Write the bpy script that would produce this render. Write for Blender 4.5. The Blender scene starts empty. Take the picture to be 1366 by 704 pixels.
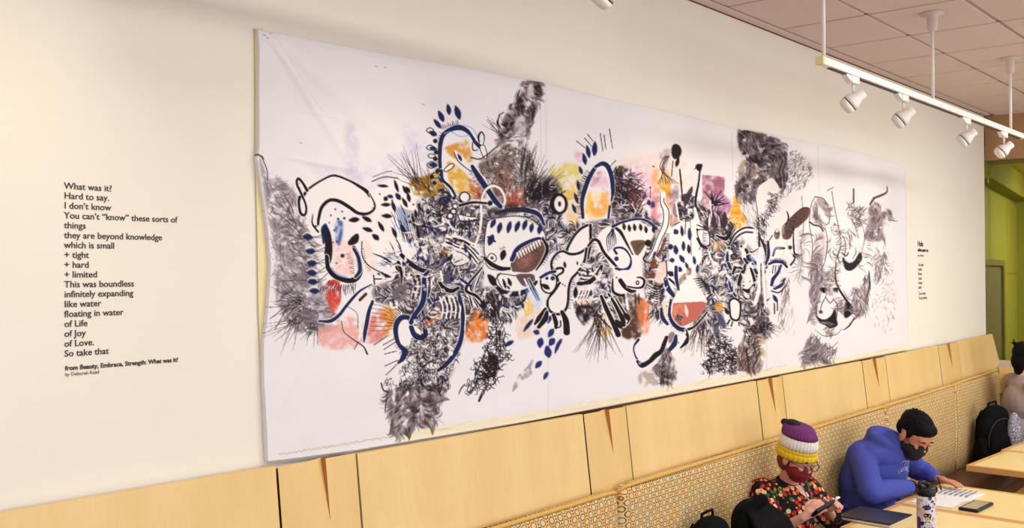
import bpy, bmesh, math, random
import numpy as np
from mathutils import Vector, Matrix, noise
random.seed(5)
sc = bpy.context.scene
COL = sc.collection
# ---------------------------------------------------------------- camera
FPX, YAW, PITCH, ROLL, CAMH = 1350., .7040, .0090, -.0057, 2.05
_F = Vector((math.cos(YAW)*math.cos(PITCH), math.sin(YAW)*math.cos(PITCH), math.sin(PITCH)))
_R = _F.cross(Vector((0, 0, 1))).normalized(); _U = _R.cross(_F)
R2 = math.cos(ROLL)*_R+math.sin(ROLL)*_U; U2 = -math.sin(ROLL)*_R+math.cos(ROLL)*_U
cd = bpy.data.cameras.new('camera'); cam = bpy.data.objects.new('camera', cd); COL.objects.link(cam)
M = Matrix((R2, U2, -_F)).transposed().to_4x4(); M.translation = (0, 0, CAMH); cam.matrix_world = M
cd.sensor_width = 36; cd.lens = FPX/1366*36; cd.clip_start = .05; sc.camera = cam
# ---------------------------------------------------------------- world, lights, exposure
w = bpy.data.worlds.new('world'); sc.world = w; w.use_nodes = True
w.node_tree.nodes['Background'].inputs[0].default_value = (.97, 1., 1.04, 1); w.node_tree.nodes['Background'].inputs[1].default_value = .42
def area(name, loc, target, size, sizey, power, col=(1, .9, .8), spread=180):
    l = bpy.data.lights.new(name, 'AREA'); l.shape = 'RECTANGLE'; l.size = size; l.size_y = sizey; l.energy = power; l.color = col; l.spread = math.radians(spread)
    o = bpy.data.objects.new(name, l); COL.objects.link(o); o.location = loc
    o.rotation_euler = (Vector(target)-Vector(loc)).to_track_quat('-Z', 'Y').to_euler(); return o
area('added_wall_fill', (5.6, -4.4, 1.7), (6.0, 2.6, 1.9), 9, 2.0, 150, (.95, 1., 1.06))  # added unseen fill that brightens the right wall and ceiling
for fx, fp in ((-.2, 58), (3.4, 46), (7.4, 72)): area('added_overhead_fill', (fx, .3, 3.38), (fx, .3, 0), 2.6, .5, fp, (.98, 1, .97))  # added unseen overhead fill; keeps the wall top darker than the bottom
area('green_room_fixture', (12.4, 1.5, 3.0), (12.6, 2.2, 0), 1.6, .8, 60, (1, .92, .7))
sc.view_settings.view_transform = 'Standard'; sc.view_settings.look = 'None'; sc.view_settings.gamma = 1; sc.view_settings.use_curve_mapping = False
sc.view_settings.exposure = 0.14

# ---------------------------------------------------------------- helpers
def lin(c):
    return tuple((v/12.92 if v <= .04045 else ((v+.055)/1.055)**2.4) for v in c)
def rgb(r, g, b): return lin((r/255, g/255, b/255))+(1,)
class NT:
    def __init__(s, name, rough=.7, metal=0, spec=.5):
        s.m = bpy.data.materials.new(name); s.m.use_nodes = True; s.t = s.m.node_tree; s.b = s.t.nodes['Principled BSDF']
        s.b.inputs['Roughness'].default_value = rough; s.b.inputs['Metallic'].default_value = metal; s.b.inputs['Specular IOR Level'].default_value = spec
    def n(s, typ, **kw):
        nd = s.t.nodes.new(typ)
        for k, v in kw.items():
            if k.startswith('i_'): nd.inputs[int(k[2:]) if k[2:].isdigit() else k[2:]].default_value = v
            else: setattr(nd, k, v)
        return nd
    def l(s, a, b): s.t.links.new(a, b)
    def math(s, op, a, b=None, c=None):
        nd = s.n('ShaderNodeMath', operation=op)
        for i, v in enumerate((a, b, c)):
            if v is None: continue
            if isinstance(v, (int, float)): nd.inputs[i].default_value = v
            else: s.l(v, nd.inputs[i])
        return nd.outputs[0]
    def mixc(s, f, a, b, typ='MIX'):
        nd = s.n('ShaderNodeMix', data_type='RGBA', blend_type=typ)
        for i, v in ((0, f), (6, a), (7, b)):
            if isinstance(v, (int, float)): nd.inputs[i].default_value = v
            elif isinstance(v, tuple): nd.inputs[i].default_value = v
            else: s.l(v, nd.inputs[i])
        return nd.outputs[2]
    def noise(s, scale, vec=None, detail=3, rough=.5):
        nd = s.n('ShaderNodeTexNoise'); nd.inputs['Scale'].default_value = scale; nd.inputs['Detail'].default_value = detail; nd.inputs['Roughness'].default_value = rough
        if vec is not None: s.l(vec, nd.inputs['Vector'])
        return nd.outputs[0]
    def obj(s, scale=(1, 1, 1)):
        tc = s.n('ShaderNodeTexCoord'); mp = s.n('ShaderNodeMapping'); mp.inputs['Scale'].default_value = scale; s.l(tc.outputs['Object'], mp.inputs[0]); return mp.outputs[0]
    def ramp(s, fac, stops, interp='LINEAR'):
        nd = s.n('ShaderNodeValToRGB'); cr = nd.color_ramp; cr.interpolation = interp
        while len(cr.elements) < len(stops): cr.elements.new(.5)
        for e, (p, c) in zip(cr.elements, stops): e.position = p; e.color = c
        s.l(fac, nd.inputs[0]); return nd.outputs[0]
    def bump(s, h, st=.2, dist=.01):
        nd = s.n('ShaderNodeBump'); nd.inputs['Strength'].default_value = st; nd.inputs['Distance'].default_value = dist; s.l(h, nd.inputs['Height']); s.l(nd.outputs[0], s.b.inputs['Normal'])
    def col(s, c):
        if isinstance(c, tuple): s.b.inputs['Base Color'].default_value = c
        else: s.l(c, s.b.inputs['Base Color'])
        return s
def simple(name, c, rough=.6, metal=0, var=.06, scale=30, bump=0, spec=.5):
    m = NT(name, rough, metal, spec); ns = m.noise(scale, m.obj())
    k = m.math('ADD', m.math('MULTIPLY', ns, var*2), 1-var)
    cc = m.n('ShaderNodeMix', data_type='RGBA', blend_type='MULTIPLY'); cc.inputs[0].default_value = 1; cc.inputs[6].default_value = c
    cb = m.n('ShaderNodeCombineColor')
    for i in range(3): m.l(k, cb.inputs[i])
    m.l(cb.outputs[0], cc.inputs[7]); m.col(cc.outputs[2])
    if bump: m.bump(ns, bump, .005)
    return m.m
MT = {}
def mkmats():
    m = NT('wall_paint', .85, 0, .25); n = m.noise(1.3, m.obj(), 4); f = m.noise(260, m.obj(), 2)
    m.col(m.ramp(n, [(.3, rgb(238, 230, 216)), (.7, rgb(241, 233, 220))])); m.bump(f, .12, .002); MT['wall'] = m.m
    m = NT('ceiling_tile', .95, 0, .1); n = m.noise(420, m.obj(), 4, .8)
    m.col(m.ramp(n, [(.38, rgb(196, 172, 166)), (.52, rgb(226, 208, 202)), (.7, rgb(232, 215, 208))])); m.bump(n, .35, .003); MT['tile'] = m.m
    MT['rail'] = simple('ceiling_rail', rgb(178, 152, 140), .5)
    for nm, a, b in (('maple', (229, 193, 128), (240, 208, 148)), ('maple2', (224, 186, 118), (236, 201, 138))):
        m = NT(nm, .42, 0, .4); v = m.obj((3.2, 3.2, .55)); n = m.noise(1.6, v, 5, .6); g = m.noise(30, m.obj((3, 3, .25)), 4, .6)
        c = m.mixc(m.math('MULTIPLY', g, .35), m.ramp(n, [(.3, rgb(*a)), (.7, rgb(*b))]), rgb(214, 172, 104)); m.col(c); MT[nm] = m.m
    MT['gap'] = simple('dark_reveal', rgb(110, 62, 34), .8)
    MT['edge'] = simple('plywood_edge', rgb(190, 122, 62), .6, var=.15, scale=60)
    m = NT('table_laminate', .35, 0, .4); n = m.noise(14, m.obj((1, 1, 1)), 5, .7); m.col(m.ramp(n, [(.3, rgb(240, 212, 144)), (.7, rgb(246, 220, 156))])); MT['lam'] = m.m
    MT['lip'] = simple('table_lipping', rgb(216, 164, 96), .4, var=.12, scale=25)
    m = NT('floor_covering', .35, 0, .4); n = m.noise(5, m.obj(), 5); m.col(m.ramp(n, [(.3, rgb(92, 58, 40)), (.7, rgb(118, 78, 54))])); MT['floor'] = m.m
    MT['floor2'] = simple('pale_bounce_floor', rgb(206, 192, 176), .5, var=.05, scale=3)  # pale tone chosen to bounce light upward
    MT['vinyl'] = simple('brown_vinyl', rgb(96, 60, 44), .38, var=.08, scale=12, bump=.1)
    # upholstery: two staggered lattices of little rings
    m = NT('ring_upholstery', .9, 0, .15); tc = m.n('ShaderNodeTexCoord'); sp = m.n('ShaderNodeSeparateXYZ'); m.l(tc.outputs['Object'], sp.inputs[0])
    hx = m.math('ADD', sp.outputs[0], sp.outputs[1]); tot = None; cells = []
    base = m.ramp(m.noise(60, tc.outputs['Object'], 2), [(.35, rgb(212, 182, 120)), (.65, rgb(224, 200, 148))]); cur = base
    for k, (ox, oz) in enumerate(((0, 0), (.5, .5))):
        u = m.math('ADD', m.math('DIVIDE', hx, .056), ox); v = m.math('ADD', m.math('DIVIDE', sp.outputs[2], .049), oz)
        cb = m.n('ShaderNodeCombineXYZ'); m.l(m.math('FLOOR', u), cb.inputs[0]); m.l(m.math('FLOOR', v), cb.inputs[1]); cb.inputs[2].default_value = k*7.3
        wn = m.n('ShaderNodeTexWhiteNoise'); m.l(cb.outputs[0], wn.inputs['Vector'])
        fu = m.math('SUBTRACT', m.math('FRACT', u), .5); fv = m.math('SUBTRACT', m.math('FRACT', v), .5)
        d = m.math('SQRT', m.math('ADD', m.math('MULTIPLY', fu, fu), m.math('MULTIPLY', fv, fv)))
        ring = m.math('LESS_THAN', m.math('ABSOLUTE', m.math('SUBTRACT', d, .27)), .042)
        ins = m.math('LESS_THAN', d, .24)
        ci = m.ramp(wn.outputs[0], [(0, rgb(222, 190, 128)), (.4, rgb(206, 198, 176)), (.7, rgb(232, 196, 116))], 'CONSTANT')
        cr = m.ramp(wn.outputs[0], [(0, rgb(122, 64, 34)), (.35, rgb(150, 92, 40)), (.6, rgb(120, 104, 84)), (.85, rgb(164, 74, 44))], 'CONSTANT')
        cur = m.mixc(m.math('MULTIPLY', ins, .4), cur, ci); cur = m.mixc(ring, cur, cr)
    for ox, oz in ((.5, 0), (0, .5)):
        u = m.math('ADD', m.math('DIVIDE', hx, .056), ox); v = m.math('ADD', m.math('DIVIDE', sp.outputs[2], .049), oz)
        fu = m.math('SUBTRACT', m.math('FRACT', u), .5); fv = m.math('SUBTRACT', m.math('FRACT', v), .5)
        d = m.math('SQRT', m.math('ADD', m.math('MULTIPLY', fu, fu), m.math('MULTIPLY', fv, fv)))
        cur = m.mixc(m.math('LESS_THAN', d, .1), cur, rgb(170, 100, 60))
    m.col(cur); m.bump(m.noise(500, tc.outputs['Object'], 2), .3, .002); MT['uph'] = m.m
    MT['piping'] = simple('gold_piping', rgb(216, 170, 86), .8, var=.15, scale=80, bump=.3)
    MT['white'] = simple('white_enamel', rgb(240, 232, 224), .35, var=.02)
    MT['lens'] = simple('frosted_lens', rgb(250, 246, 238), .3, var=.01)
    MT['slot'] = simple('dark_slot', rgb(62, 50, 46), .6)
    MT['black'] = simple('black_plastic', rgb(18, 16, 18), .4, var=.1, spec=.35)
    MT['cloth_black'] = simple('black_fabric', rgb(15, 14, 17), .9, var=.25, scale=18, bump=.4, spec=.12)
    MT['cloth_black2'] = simple('black_jacket_fabric', rgb(12, 11, 14), .85, var=.3, scale=10, bump=.5, spec=.12)
    MT['strap'] = simple('grey_webbing', rgb(120, 118, 128), .7)
    MT['skin'] = simple('fair_skin', rgb(226, 164, 146), .5, var=.04, scale=20); MT['skin2'] = simple('warm_tan_skin', rgb(196, 128, 98), .5, var=.05, scale=20)
    MT['hoodie'] = simple('blue_fleece', rgb(72, 80, 166), .9, var=.10, scale=14, bump=.3, spec=.2)
    MT['hoodie_dark'] = simple('navy_trousers', rgb(30, 34, 60), .9)
    MT['hair'] = simple('black_hair', rgb(12, 10, 11), .8, var=.4, scale=90, bump=.6, spec=.15)
    MT['mask_red'] = simple('dark_red_mask', rgb(128, 22, 26), .8, var=.1); MT['mask_black'] = simple('black_mask', rgb(18, 18, 20), .85, var=.1)
    MT['kn_purple'] = simple('purple_knit', rgb(112, 46, 108), .95, var=.15, scale=120, bump=.5); MT['kn_white'] = simple('white_knit', rgb(226, 218, 212), .95, var=.08, scale=120, bump=.5)
    MT['kn_yellow'] = simple('yellow_knit', rgb(226, 190, 34), .95, var=.12, scale=120, bump=.5); MT['kn_black'] = simple('black_knit', rgb(34, 22, 34), .95)
    m = NT('floral_print', .8, 0, .3); v = m.n('ShaderNodeTexVoronoi'); v.inputs['Scale'].default_value = 40; v.inputs['Randomness'].default_value = .9; m.l(m.obj(), v.inputs['Vector'])
    rnd = m.n('ShaderNodeSeparateColor'); m.l(v.outputs['Color'], rnd.inputs[0])
    inn = m.math('LESS_THAN', v.outputs['Distance'], .50)
    c = m.ramp(rnd.outputs[0], [(0, rgb(196, 36, 30)), (.22, rgb(226, 120, 40)), (.36, rgb(236, 200, 150)), (.5, rgb(196, 40, 44)), (.62, rgb(60, 110, 40)), (.76, rgb(230, 110, 110)), (.86, rgb(14, 14, 20))], 'CONSTANT')
    core = m.math('LESS_THAN', v.outputs['Distance'], .17)
    c2 = m.ramp(rnd.outputs[1], [(0, rgb(240, 210, 170)), (.4, rgb(150, 24, 24)), (.7, rgb(230, 150, 50))], 'CONSTANT')
    m.col(m.mixc(inn, rgb(12, 12, 18), m.mixc(core, c, c2))); MT['floral'] = m.m
    MT['grey_knit'] = simple('grey_sweater', rgb(164, 148, 146), .95, var=.12, scale=26, bump=.4, spec=.1)
    m = NT('paisley_pocket', .8); v = m.n('ShaderNodeTexVoronoi'); v.inputs['Scale'].default_value = 46; m.l(m.obj(), v.inputs['Vector']); m.col(m.ramp(v.outputs['Distance'], [(.0, rgb(200, 196, 206)), (.32, rgb(190, 186, 198)), (.42, rgb(36, 36, 52)), (.6, rgb(150, 146, 160))])); MT['paisley'] = m.m
    MT['laptop'] = simple('dark_laptop_shell', rgb(38, 36, 44), .35, metal=.3); MT['silver'] = simple('silver_edge', rgb(214, 206, 204), .3, metal=.2)
    MT['paper'] = simple('notebook_paper', rgb(240, 234, 232), .7, var=.02); MT['print'] = simple('grey_print', rgb(150, 144, 150), .8)
    MT['screen'] = simple('dull_phone_screen', rgb(176, 156, 128), .25, var=.04); MT['steel'] = simple('dark_steel', rgb(84, 76, 72), .4, metal=.6)
    m = NT('green_paint', .7, 0, .3); m.col(m.ramp(m.noise(1.2, m.obj(), 4), [(.3, rgb(142, 138, 44)), (.7, rgb(150, 146, 52))])); MT['green'] = m.m
    MT['yellowgreen'] = simple('yellow_lit_ceiling', rgb(212, 186, 66), .7, var=.03, scale=3); MT['doorgrey'] = simple('grey_door_paint', rgb(104, 94, 58), .6, var=.04); MT['olive'] = simple('olive_frame', rgb(112, 104, 34), .6)  # yellow ceiling colour stands in for yellow light in the far room
    MT['bulk'] = simple('tan_bulkhead_paint', rgb(178, 134, 96), .8, var=.04, scale=3); MT['sill'] = simple('pale_sill', rgb(206, 190, 170), .5)
    m = NT('window_glass', .03); m.b.inputs['Transmission Weight'].default_value = 1; m.b.inputs['IOR'].default_value = 1.02; m.col((.93, .96, .94, 1)); MT['glass'] = m.m
    MT['text'] = simple('charcoal_vinyl_lettering', rgb(64, 50, 44), .6, var=.02); MT['text2'] = simple('faded_brown_lettering', rgb(150, 128, 112), .6, var=.02); MT['text3'] = simple('grey_brown_lettering', rgb(120, 100, 84), .6)
    MT['edge_light_and_cap'] = simple('edge_light_and_cap_cream', rgb(236, 218, 168), .9, var=.06, scale=20)  # painted reflected light beside the canvas, and the track end cap
    m = NT('painted_canvas', .92, 0, .15); a = m.n('ShaderNodeAttribute', attribute_name='paint'); m.col(a.outputs['Color']); m.bump(m.noise(700, m.obj(), 2), .12, .001); MT['canvas'] = m.m
    MT['white_print'] = simple('white_chest_print', rgb(214, 214, 228), .8)
    MT['glassfr'] = simple('dark_spectacle_frame', rgb(30, 30, 46), .35)
mkmats()

def tag(o, label, cat, group=None):
    o['label'] = label; o['category'] = cat
    if group: o['group'] = group
    return o
def empty(name, loc, label=None, cat=None, group=None, rz=0):
    o = bpy.data.objects.new(name, None); COL.objects.link(o); o.location = loc; o.rotation_euler = (0, 0, rz); o.empty_display_size = .1
    if label: tag(o, label, cat, group)
    return o
class MB:
    def __init__(s): s.v = []; s.f = []; s.mi = []; s.cm = 0
    def add(s, vs, fs):
        k = len(s.v); s.v += [tuple(v) for v in vs]; s.f += [tuple(i+k for i in f) for f in fs]; s.mi += [s.cm]*len(fs); return s
    def box(s, x0, y0, z0, x1, y1, z1):
        return s.add([(x0,y0,z0),(x1,y0,z0),(x1,y1,z0),(x0,y1,z0),(x0,y0,z1),(x1,y0,z1),(x1,y1,z1),(x0,y1,z1)], [(0,3,2,1),(4,5,6,7),(0,1,5,4),(1,2,6,5),(2,3,7,6),(3,0,4,7)])
    def hexa(s, p): return s.add(p, [(0,3,2,1),(4,5,6,7),(0,1,5,4),(1,2,6,5),(2,3,7,6),(3,0,4,7)])
    def rings(s, rings, cap=True, close=True):
        n = len(rings[0]); vs = [p for r in rings for p in r]; fs = []
        for i in range(len(rings)-1):
            for j in range(n if close else n-1):
                a = i*n+j; b = i*n+(j+1) % n; fs.append((a, b, b+n, a+n))
        if cap: fs.append(tuple(range(n-1, -1, -1))); fs.append(tuple(range((len(rings)-1)*n, len(rings)*n)))
        return s.add(vs, fs)
    def tube(s, pts, rad, n=12, cap=True, flat=None, round_=False):
        P = [Vector(p) for p in pts]; R = rad if hasattr(rad, '__len__') else [rad]*len(P)
        if round_:
            a = (P[0]-P[1]).normalized(); b = (P[-1]-P[-2]).normalized()
            P0 = [P[0]+a*R[0]*c for c in (.98, .8, .45)]; R0 = [R[0]*c for c in (.15, .6, .89)]
            P1 = [P[-1]+b*R[-1]*c for c in (.45, .8, .98)]; R1 = [R[-1]*c for c in (.89, .6, .15)]
            P = P0+P+P1; R = R0+list(R)+R1
        up = None; rs = []
        for i, p in enumerate(P):
            t = (P[min(i+1, len(P)-1)]-P[max(i-1, 0)]).normalized()
            if up is None: up = t.orthogonal().normalized() if flat is None else (Vector(flat)-t*t.dot(Vector(flat))).normalized()
            else: up = (up-t*t.dot(up)).normalized()
            q = t.cross(up); rs.append([p+(up*math.cos(k*2*math.pi/n)+q*math.sin(k*2*math.pi/n))*R[i] for k in range(n)])
        return s.rings(rs, cap)
    def ell(s, c, r, rot=None, nu=18, nv=12):
        c = Vector(c); Mx = rot or Matrix.Identity(3); rs = []
        for i in range(1, nv):
            a = math.pi*i/nv; rs.append([c+Mx @ Vector((r[0]*math.sin(a)*math.cos(2*math.pi*k/nu), r[1]*math.sin(a)*math.sin(2*math.pi*k/nu), -r[2]*math.cos(a))) for k in range(nu)])
        return s.rings(rs, True)
    def build(s, name, mats, parent=None, smooth=False, bevel=0, loc=None):
        me = bpy.data.meshes.new(name); me.from_pydata(s.v, [], s.f)
        for m in (mats if isinstance(mats, (list, tuple)) else [mats]): me.materials.append(m)
        if max(s.mi or [0]): me.polygons.foreach_set('material_index', s.mi)
        if smooth: me.polygons.foreach_set('use_smooth', [True]*len(me.polygons))
        o = bpy.data.objects.new(name, me); COL.objects.link(o)
        bm = bmesh.new(); bm.from_mesh(me); bmesh.ops.recalc_face_normals(bm, faces=bm.faces)
        if bevel: bmesh.ops.bevel(bm, geom=bm.edges[:], offset=bevel, segments=2, affect='EDGES', profile=.5, clamp_overlap=True)
        bm.to_mesh(me); bm.free()
        if parent: o.parent = parent
        if loc: o.location = loc
        return o
def structure(o): o['kind'] = 'structure'; return o
_tmp = []
def remesh(mb, name, mat, parent=None, voxel=.01, it=6, fac=.5):
    me = bpy.data.meshes.new('tmp'); me.from_pydata(mb.v, [], mb.f); o = bpy.data.objects.new('tmp', me); COL.objects.link(o)
    bm = bmesh.new(); bm.from_mesh(me); 
    bmesh.ops.recalc_face_normals(bm, faces=bm.faces); bm.to_mesh(me); bm.free()
    r = o.modifiers.new('r', 'REMESH'); r.mode = 'VOXEL'; r.voxel_size = voxel
    sm = o.modifiers.new('s', 'SMOOTH'); sm.iterations = it; sm.factor = fac
    dg = bpy.context.evaluated_depsgraph_get(); dg.update(); m2 = bpy.data.meshes.new_from_object(o.evaluated_get(dg)); bpy.data.objects.remove(o)
    m2.name = name; m2.materials.clear(); m2.materials.append(mat); m2.polygons.foreach_set('use_smooth', [True]*len(m2.polygons)); m2.polygons.foreach_set('material_index', [0]*len(m2.polygons))
    q = bpy.data.objects.new(name, m2); COL.objects.link(q)
    if parent: q.parent = parent
    return q
def dup(o, parent=None):
    c = o.copy(); COL.objects.link(c)
    if parent: c.parent = parent
    for ch in [k for k in o.children]: dup(ch, c)
    return c
PXS = 1.0
# ---------------------------------------------------------------- the painted canvas
# The painting is drawn stroke by stroke into an array (sketch units), which colours the
# vertices of the canvas cloth.  Nothing is loaded.
import numpy as np
PX0, PY0, PX1, PY1, PS = 340., 30., 1220., 620., 2.0
PWN, PHN = int((PX1-PX0)*PS), int((PY1-PY0)*PS)
rngp = np.random.RandomState(11)
INK = (.13,.10,.12); NAVY = (.13,.155,.33); WHT = (.93,.905,.90); GRY = (.36,.31,.33); BRN = (.30,.20,.17)
buf = np.empty((PHN, PWN, 3), np.float32); buf[:] = (.915,.893,.903)

def fbm(h, w, cells, seed, octv=4):
    r = np.random.RandomState(seed); out = np.zeros((h, w), np.float32); amp = 1.; tot = 0
    for o in range(octv):
        cy, cx = max(2, int(cells*h/max(h, w))+2), max(2, int(cells*w/max(h, w))+2)
        g = r.rand(cy+1, cx+1).astype(np.float32)
        yy = np.linspace(0, cy-1e-3, h); xx = np.linspace(0, cx-1e-3, w)
        iy = yy.astype(int); ix = xx.astype(int); fy = (yy-iy)[:, None]; fx = (xx-ix)[None]
        fy = fy*fy*(3-2*fy); fx = fx*fx*(3-2*fx)
        a = g[iy][:, ix]; b = g[iy][:, ix+1]; c = g[iy+1][:, ix]; d = g[iy+1][:, ix+1]
        out += amp*((a*(1-fx)+b*fx)*(1-fy)+(c*(1-fx)+d*fx)*fy); tot += amp
        amp *= .55; cells *= 2
    return out/tot
N1 = fbm(PHN, PWN, 110, 1, 2); N2 = fbm(PHN, PWN, 240, 2, 1); AN = fbm(PHN, PWN, 34, 8, 2)*14; N3 = fbm(PHN, PWN, 24, 3, 4)

def smooth(pts, n=6, closed=False):
    P = np.array(pts, float)
    if len(P) < 3: return P
    if closed: P = np.vstack([P[-1], P, P[0], P[1]])
    else: P = np.vstack([2*P[0]-P[1], P, 2*P[-1]-P[-2]])
    t = np.linspace(0, 1, n, endpoint=False)[:, None]; out = []
    for i in range(1, len(P)-2):
        a, b, c, d = P[i-1], P[i], P[i+1], P[i+2]
        out.append(.5*((2*b)+(c-a)*t+(2*a-5*b+4*c-d)*t*t+(3*b-a-3*c+d)*t**3))
    if not closed: out.append(P[-2:-1])
    return np.vstack(out)

def win(x0, y0, x1, y1, m):
    a = max(0, int((x0-PX0)*PS-m)); b = min(PWN, int((x1-PX0)*PS+m)+2)
    c = max(0, int((y0-PY0)*PS-m)); d = min(PHN, int((y1-PY0)*PS+m)+2)
    return a, b, c, d

def mix(sl, al, col):
    buf[sl] += (np.array(col, np.float32)-buf[sl])*al[..., None]

def seg(p, q, w0, w1, col, al=1.):
    m = max(w0, w1)*PS*.5+2
    a, b, c, d = win(min(p[0], q[0]), min(p[1], q[1]), max(p[0], q[0]), max(p[1], q[1]), m)
    if a >= b or c >= d: return None
    X = (np.arange(a, b)+.5)/PS+PX0; Y = (np.arange(c, d)+.5)/PS+PY0
    X, Y = np.meshgrid(X, Y); vx, vy = q[0]-p[0], q[1]-p[1]; L = vx*vx+vy*vy+1e-9
    t = np.clip(((X-p[0])*vx+(Y-p[1])*vy)/L, 0, 1)
    dd = np.hypot(X-p[0]-t*vx, Y-p[1]-t*vy)-(w0+(w1-w0)*t)*.5
    return (slice(c, d), slice(a, b)), np.clip(.5-dd*PS, 0, 1)*al

def ln(pts, w=1., col=INK, al=1., sm=True, closed=False, halo=None):
    mw = max(w) if hasattr(w, '__len__') else w
    if halo is None: halo = mw >= 3.2 and col in (INK, NAVY) and al > .99
    if halo: ln(pts, [q+2. for q in w] if hasattr(w, '__len__') else w+2., WHT, .85, sm, closed, False)
    P = smooth(pts, 5, closed) if sm and len(pts) > 2 else np.array(pts, float)
    if closed: P = np.vstack([P, P[0]])
    n = len(P)
    W = np.interp(np.linspace(0, 1, n), np.linspace(0, 1, len(w)), w) if hasattr(w, '__len__') else np.full(n, w)
    if al >= .99 and n < 4:
        for i in range(n-1):
            r = seg(P[i], P[i+1], W[i], W[i+1], col)
            if r: mix(r[0], r[1], col)
        return
    x0, y0 = P.min(0); x1, y1 = P.max(0); a, b, c, d = win(x0, y0, x1, y1, max(W)*PS+3)
    if a >= b or c >= d: return
    M = np.zeros((d-c, b-a), np.float32)
    for i in range(n-1):
        r = seg(P[i], P[i+1], W[i], W[i+1], col)
        if r:
            s = (slice(r[0][0].start-c, r[0][0].stop-c), slice(r[0][1].start-a, r[0][1].stop-a))
            if M[s].shape == r[1].shape: M[s] = np.maximum(M[s], r[1])
    mix((slice(c, d), slice(a, b)), M*al, col)

def inside(P, X, Y):
    r = np.zeros(X.shape, bool); n = len(P); j = n-1
    for i in range(n):
        xi, yi = P[i]; xj, yj = P[j]
        if yi != yj: r ^= ((yi > Y) != (yj > Y)) & (X < (xj-xi)*(Y-yi)/(yj-yi)+xi)
        j = i
    return r

def pmask(P, soft=0.):
    P = np.array(P, float); x0, y0 = P.min(0); x1, y1 = P.max(0)
    a, b, c, d = win(x0, y0, x1, y1, 3+soft*PS)
    X, Y = np.meshgrid((np.arange(a, b)+.5)/PS+PX0, (np.arange(c, d)+.5)/PS+PY0)
    M = inside(P, X, Y).astype(np.float32)
    k = max(1, int(round(soft*PS)))
    for _ in range(2 if soft > 0 else 1):
        kk = k if soft > 0 else 1
        for ax in (0, 1):
            Q = np.pad(M, [(kk, kk) if i == ax else (0, 0) for i in (0, 1)], mode='edge'); acc = 0
            L = M.shape[ax]
            for s in range(2*kk+1): acc = acc+(Q[s:s+L] if ax == 0 else Q[:, s:s+L])
            M = acc/(2*kk+1)
    return (slice(c, d), slice(a, b)), M

def fl(pts, col=WHT, al=1., sm=True, out=None, w=1.6):
    P = smooth(pts, 5, True) if sm else pts
    s, M = pmask(P); mix(s, M*al, col)
    if out is not None: ln(pts, w, out, 1, True, True)

def wash(pts, col, al=.7, soft=2., grain=.8, sm=True):
    P = smooth(pts, 5, True) if sm else pts
    s, M = pmask(P, soft*.55)
    g = np.clip((N1[s]*.7+N2[s]*.3-.5)*3.2*grain+.8, 0, 1.08)
    mix(s, np.clip(M*al*g, 0, 1), col)

def leaf(x, y, L, W, ang, col=INK, al=1.):
    a = math.radians(ang); u = (math.cos(a), math.sin(a)); v = (-u[1], u[0]); pts = []
    for t, h in ((-.5, .06), (-.2, .8), (.1, 1.), (.35, .6), (.5, .05)): pts.append((x+u[0]*L*t+v[0]*W*.5*h, y+u[1]*L*t+v[1]*W*.5*h))
    for t, h in ((.35, .6), (.1, 1.), (-.2, .8)): pts.append((x+u[0]*L*t-v[0]*W*.5*h, y+u[1]*L*t-v[1]*W*.5*h))
    fl(pts, col, al)

def dot(x, y, r, col=INK, ry=None):
    t = np.linspace(0, 2*np.pi, 10, endpoint=False); fl([(x+r*math.cos(k), y+(ry or r)*math.sin(k)) for k in t], col)

def pin(pts, n):
    P = np.array(pts, float); lo, hi = P.min(0), P.max(0); out = []
    while len(out) < n:
        q = lo+rngp.rand(n*3, 2)*(hi-lo); out += list(q[inside(P, q[:, 0], q[:, 1])])
        if len(out) == 0: break
    return out[:n]

def hatch(pts, n, L, ang, da, w=.7, col=INK, al=.8, curve=.25):
    for q in pin(pts, n):
        a = math.radians(ang+rngp.uniform(-da, da)); l = L*rngp.uniform(.5, 1.3); u = np.array((math.cos(a), math.sin(a))); v = np.array((-u[1], u[0]))
        c = rngp.uniform(-curve, curve)*l
        ln([q-u*l/2, q+v*c, q+u*l/2], [w*.5, w, w*.35], col, al*rngp.uniform(.6, 1), False)

def scrib(pts, n, L=7, w=.8, col=INK, al=.9):
    for q in pin(pts, n):
        a = rngp.uniform(0, 6.28); P = [q]
        for k in range(4):
            a += rngp.uniform(-1.5, 1.5); P.append(P[-1]+np.array((math.cos(a), math.sin(a)))*L*rngp.uniform(.2, .45))
        ln(P, [w, w*1.2, w*.6], col, al*rngp.uniform(.7, 1))

def fan(x, y, a0, a1, n, r0, r1, w=.8, col=INK, al=.85, jit=6):
    for k in range(n):
        a = math.radians(a0+(a1-a0)*(k+.5)/n+rngp.uniform(-jit, jit)); b = a+rngp.uniform(-.12, .12); s = rngp.uniform(.6, 1)
        ox, oy = rngp.uniform(-1, 1, 2)*r1*.13; p0 = (x+ox+r0*math.cos(a), y+oy+r0*math.sin(a)); p1 = (x+r1*s*math.cos(b), y+r1*s*math.sin(b))
        m = ((p0[0]+p1[0])/2+rngp.uniform(-1, 1), (p0[1]+p1[1])/2+rngp.uniform(-1, 1))
        ln([p0, m, p1], [w, w*.8, w*.3], col, al, False)

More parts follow.
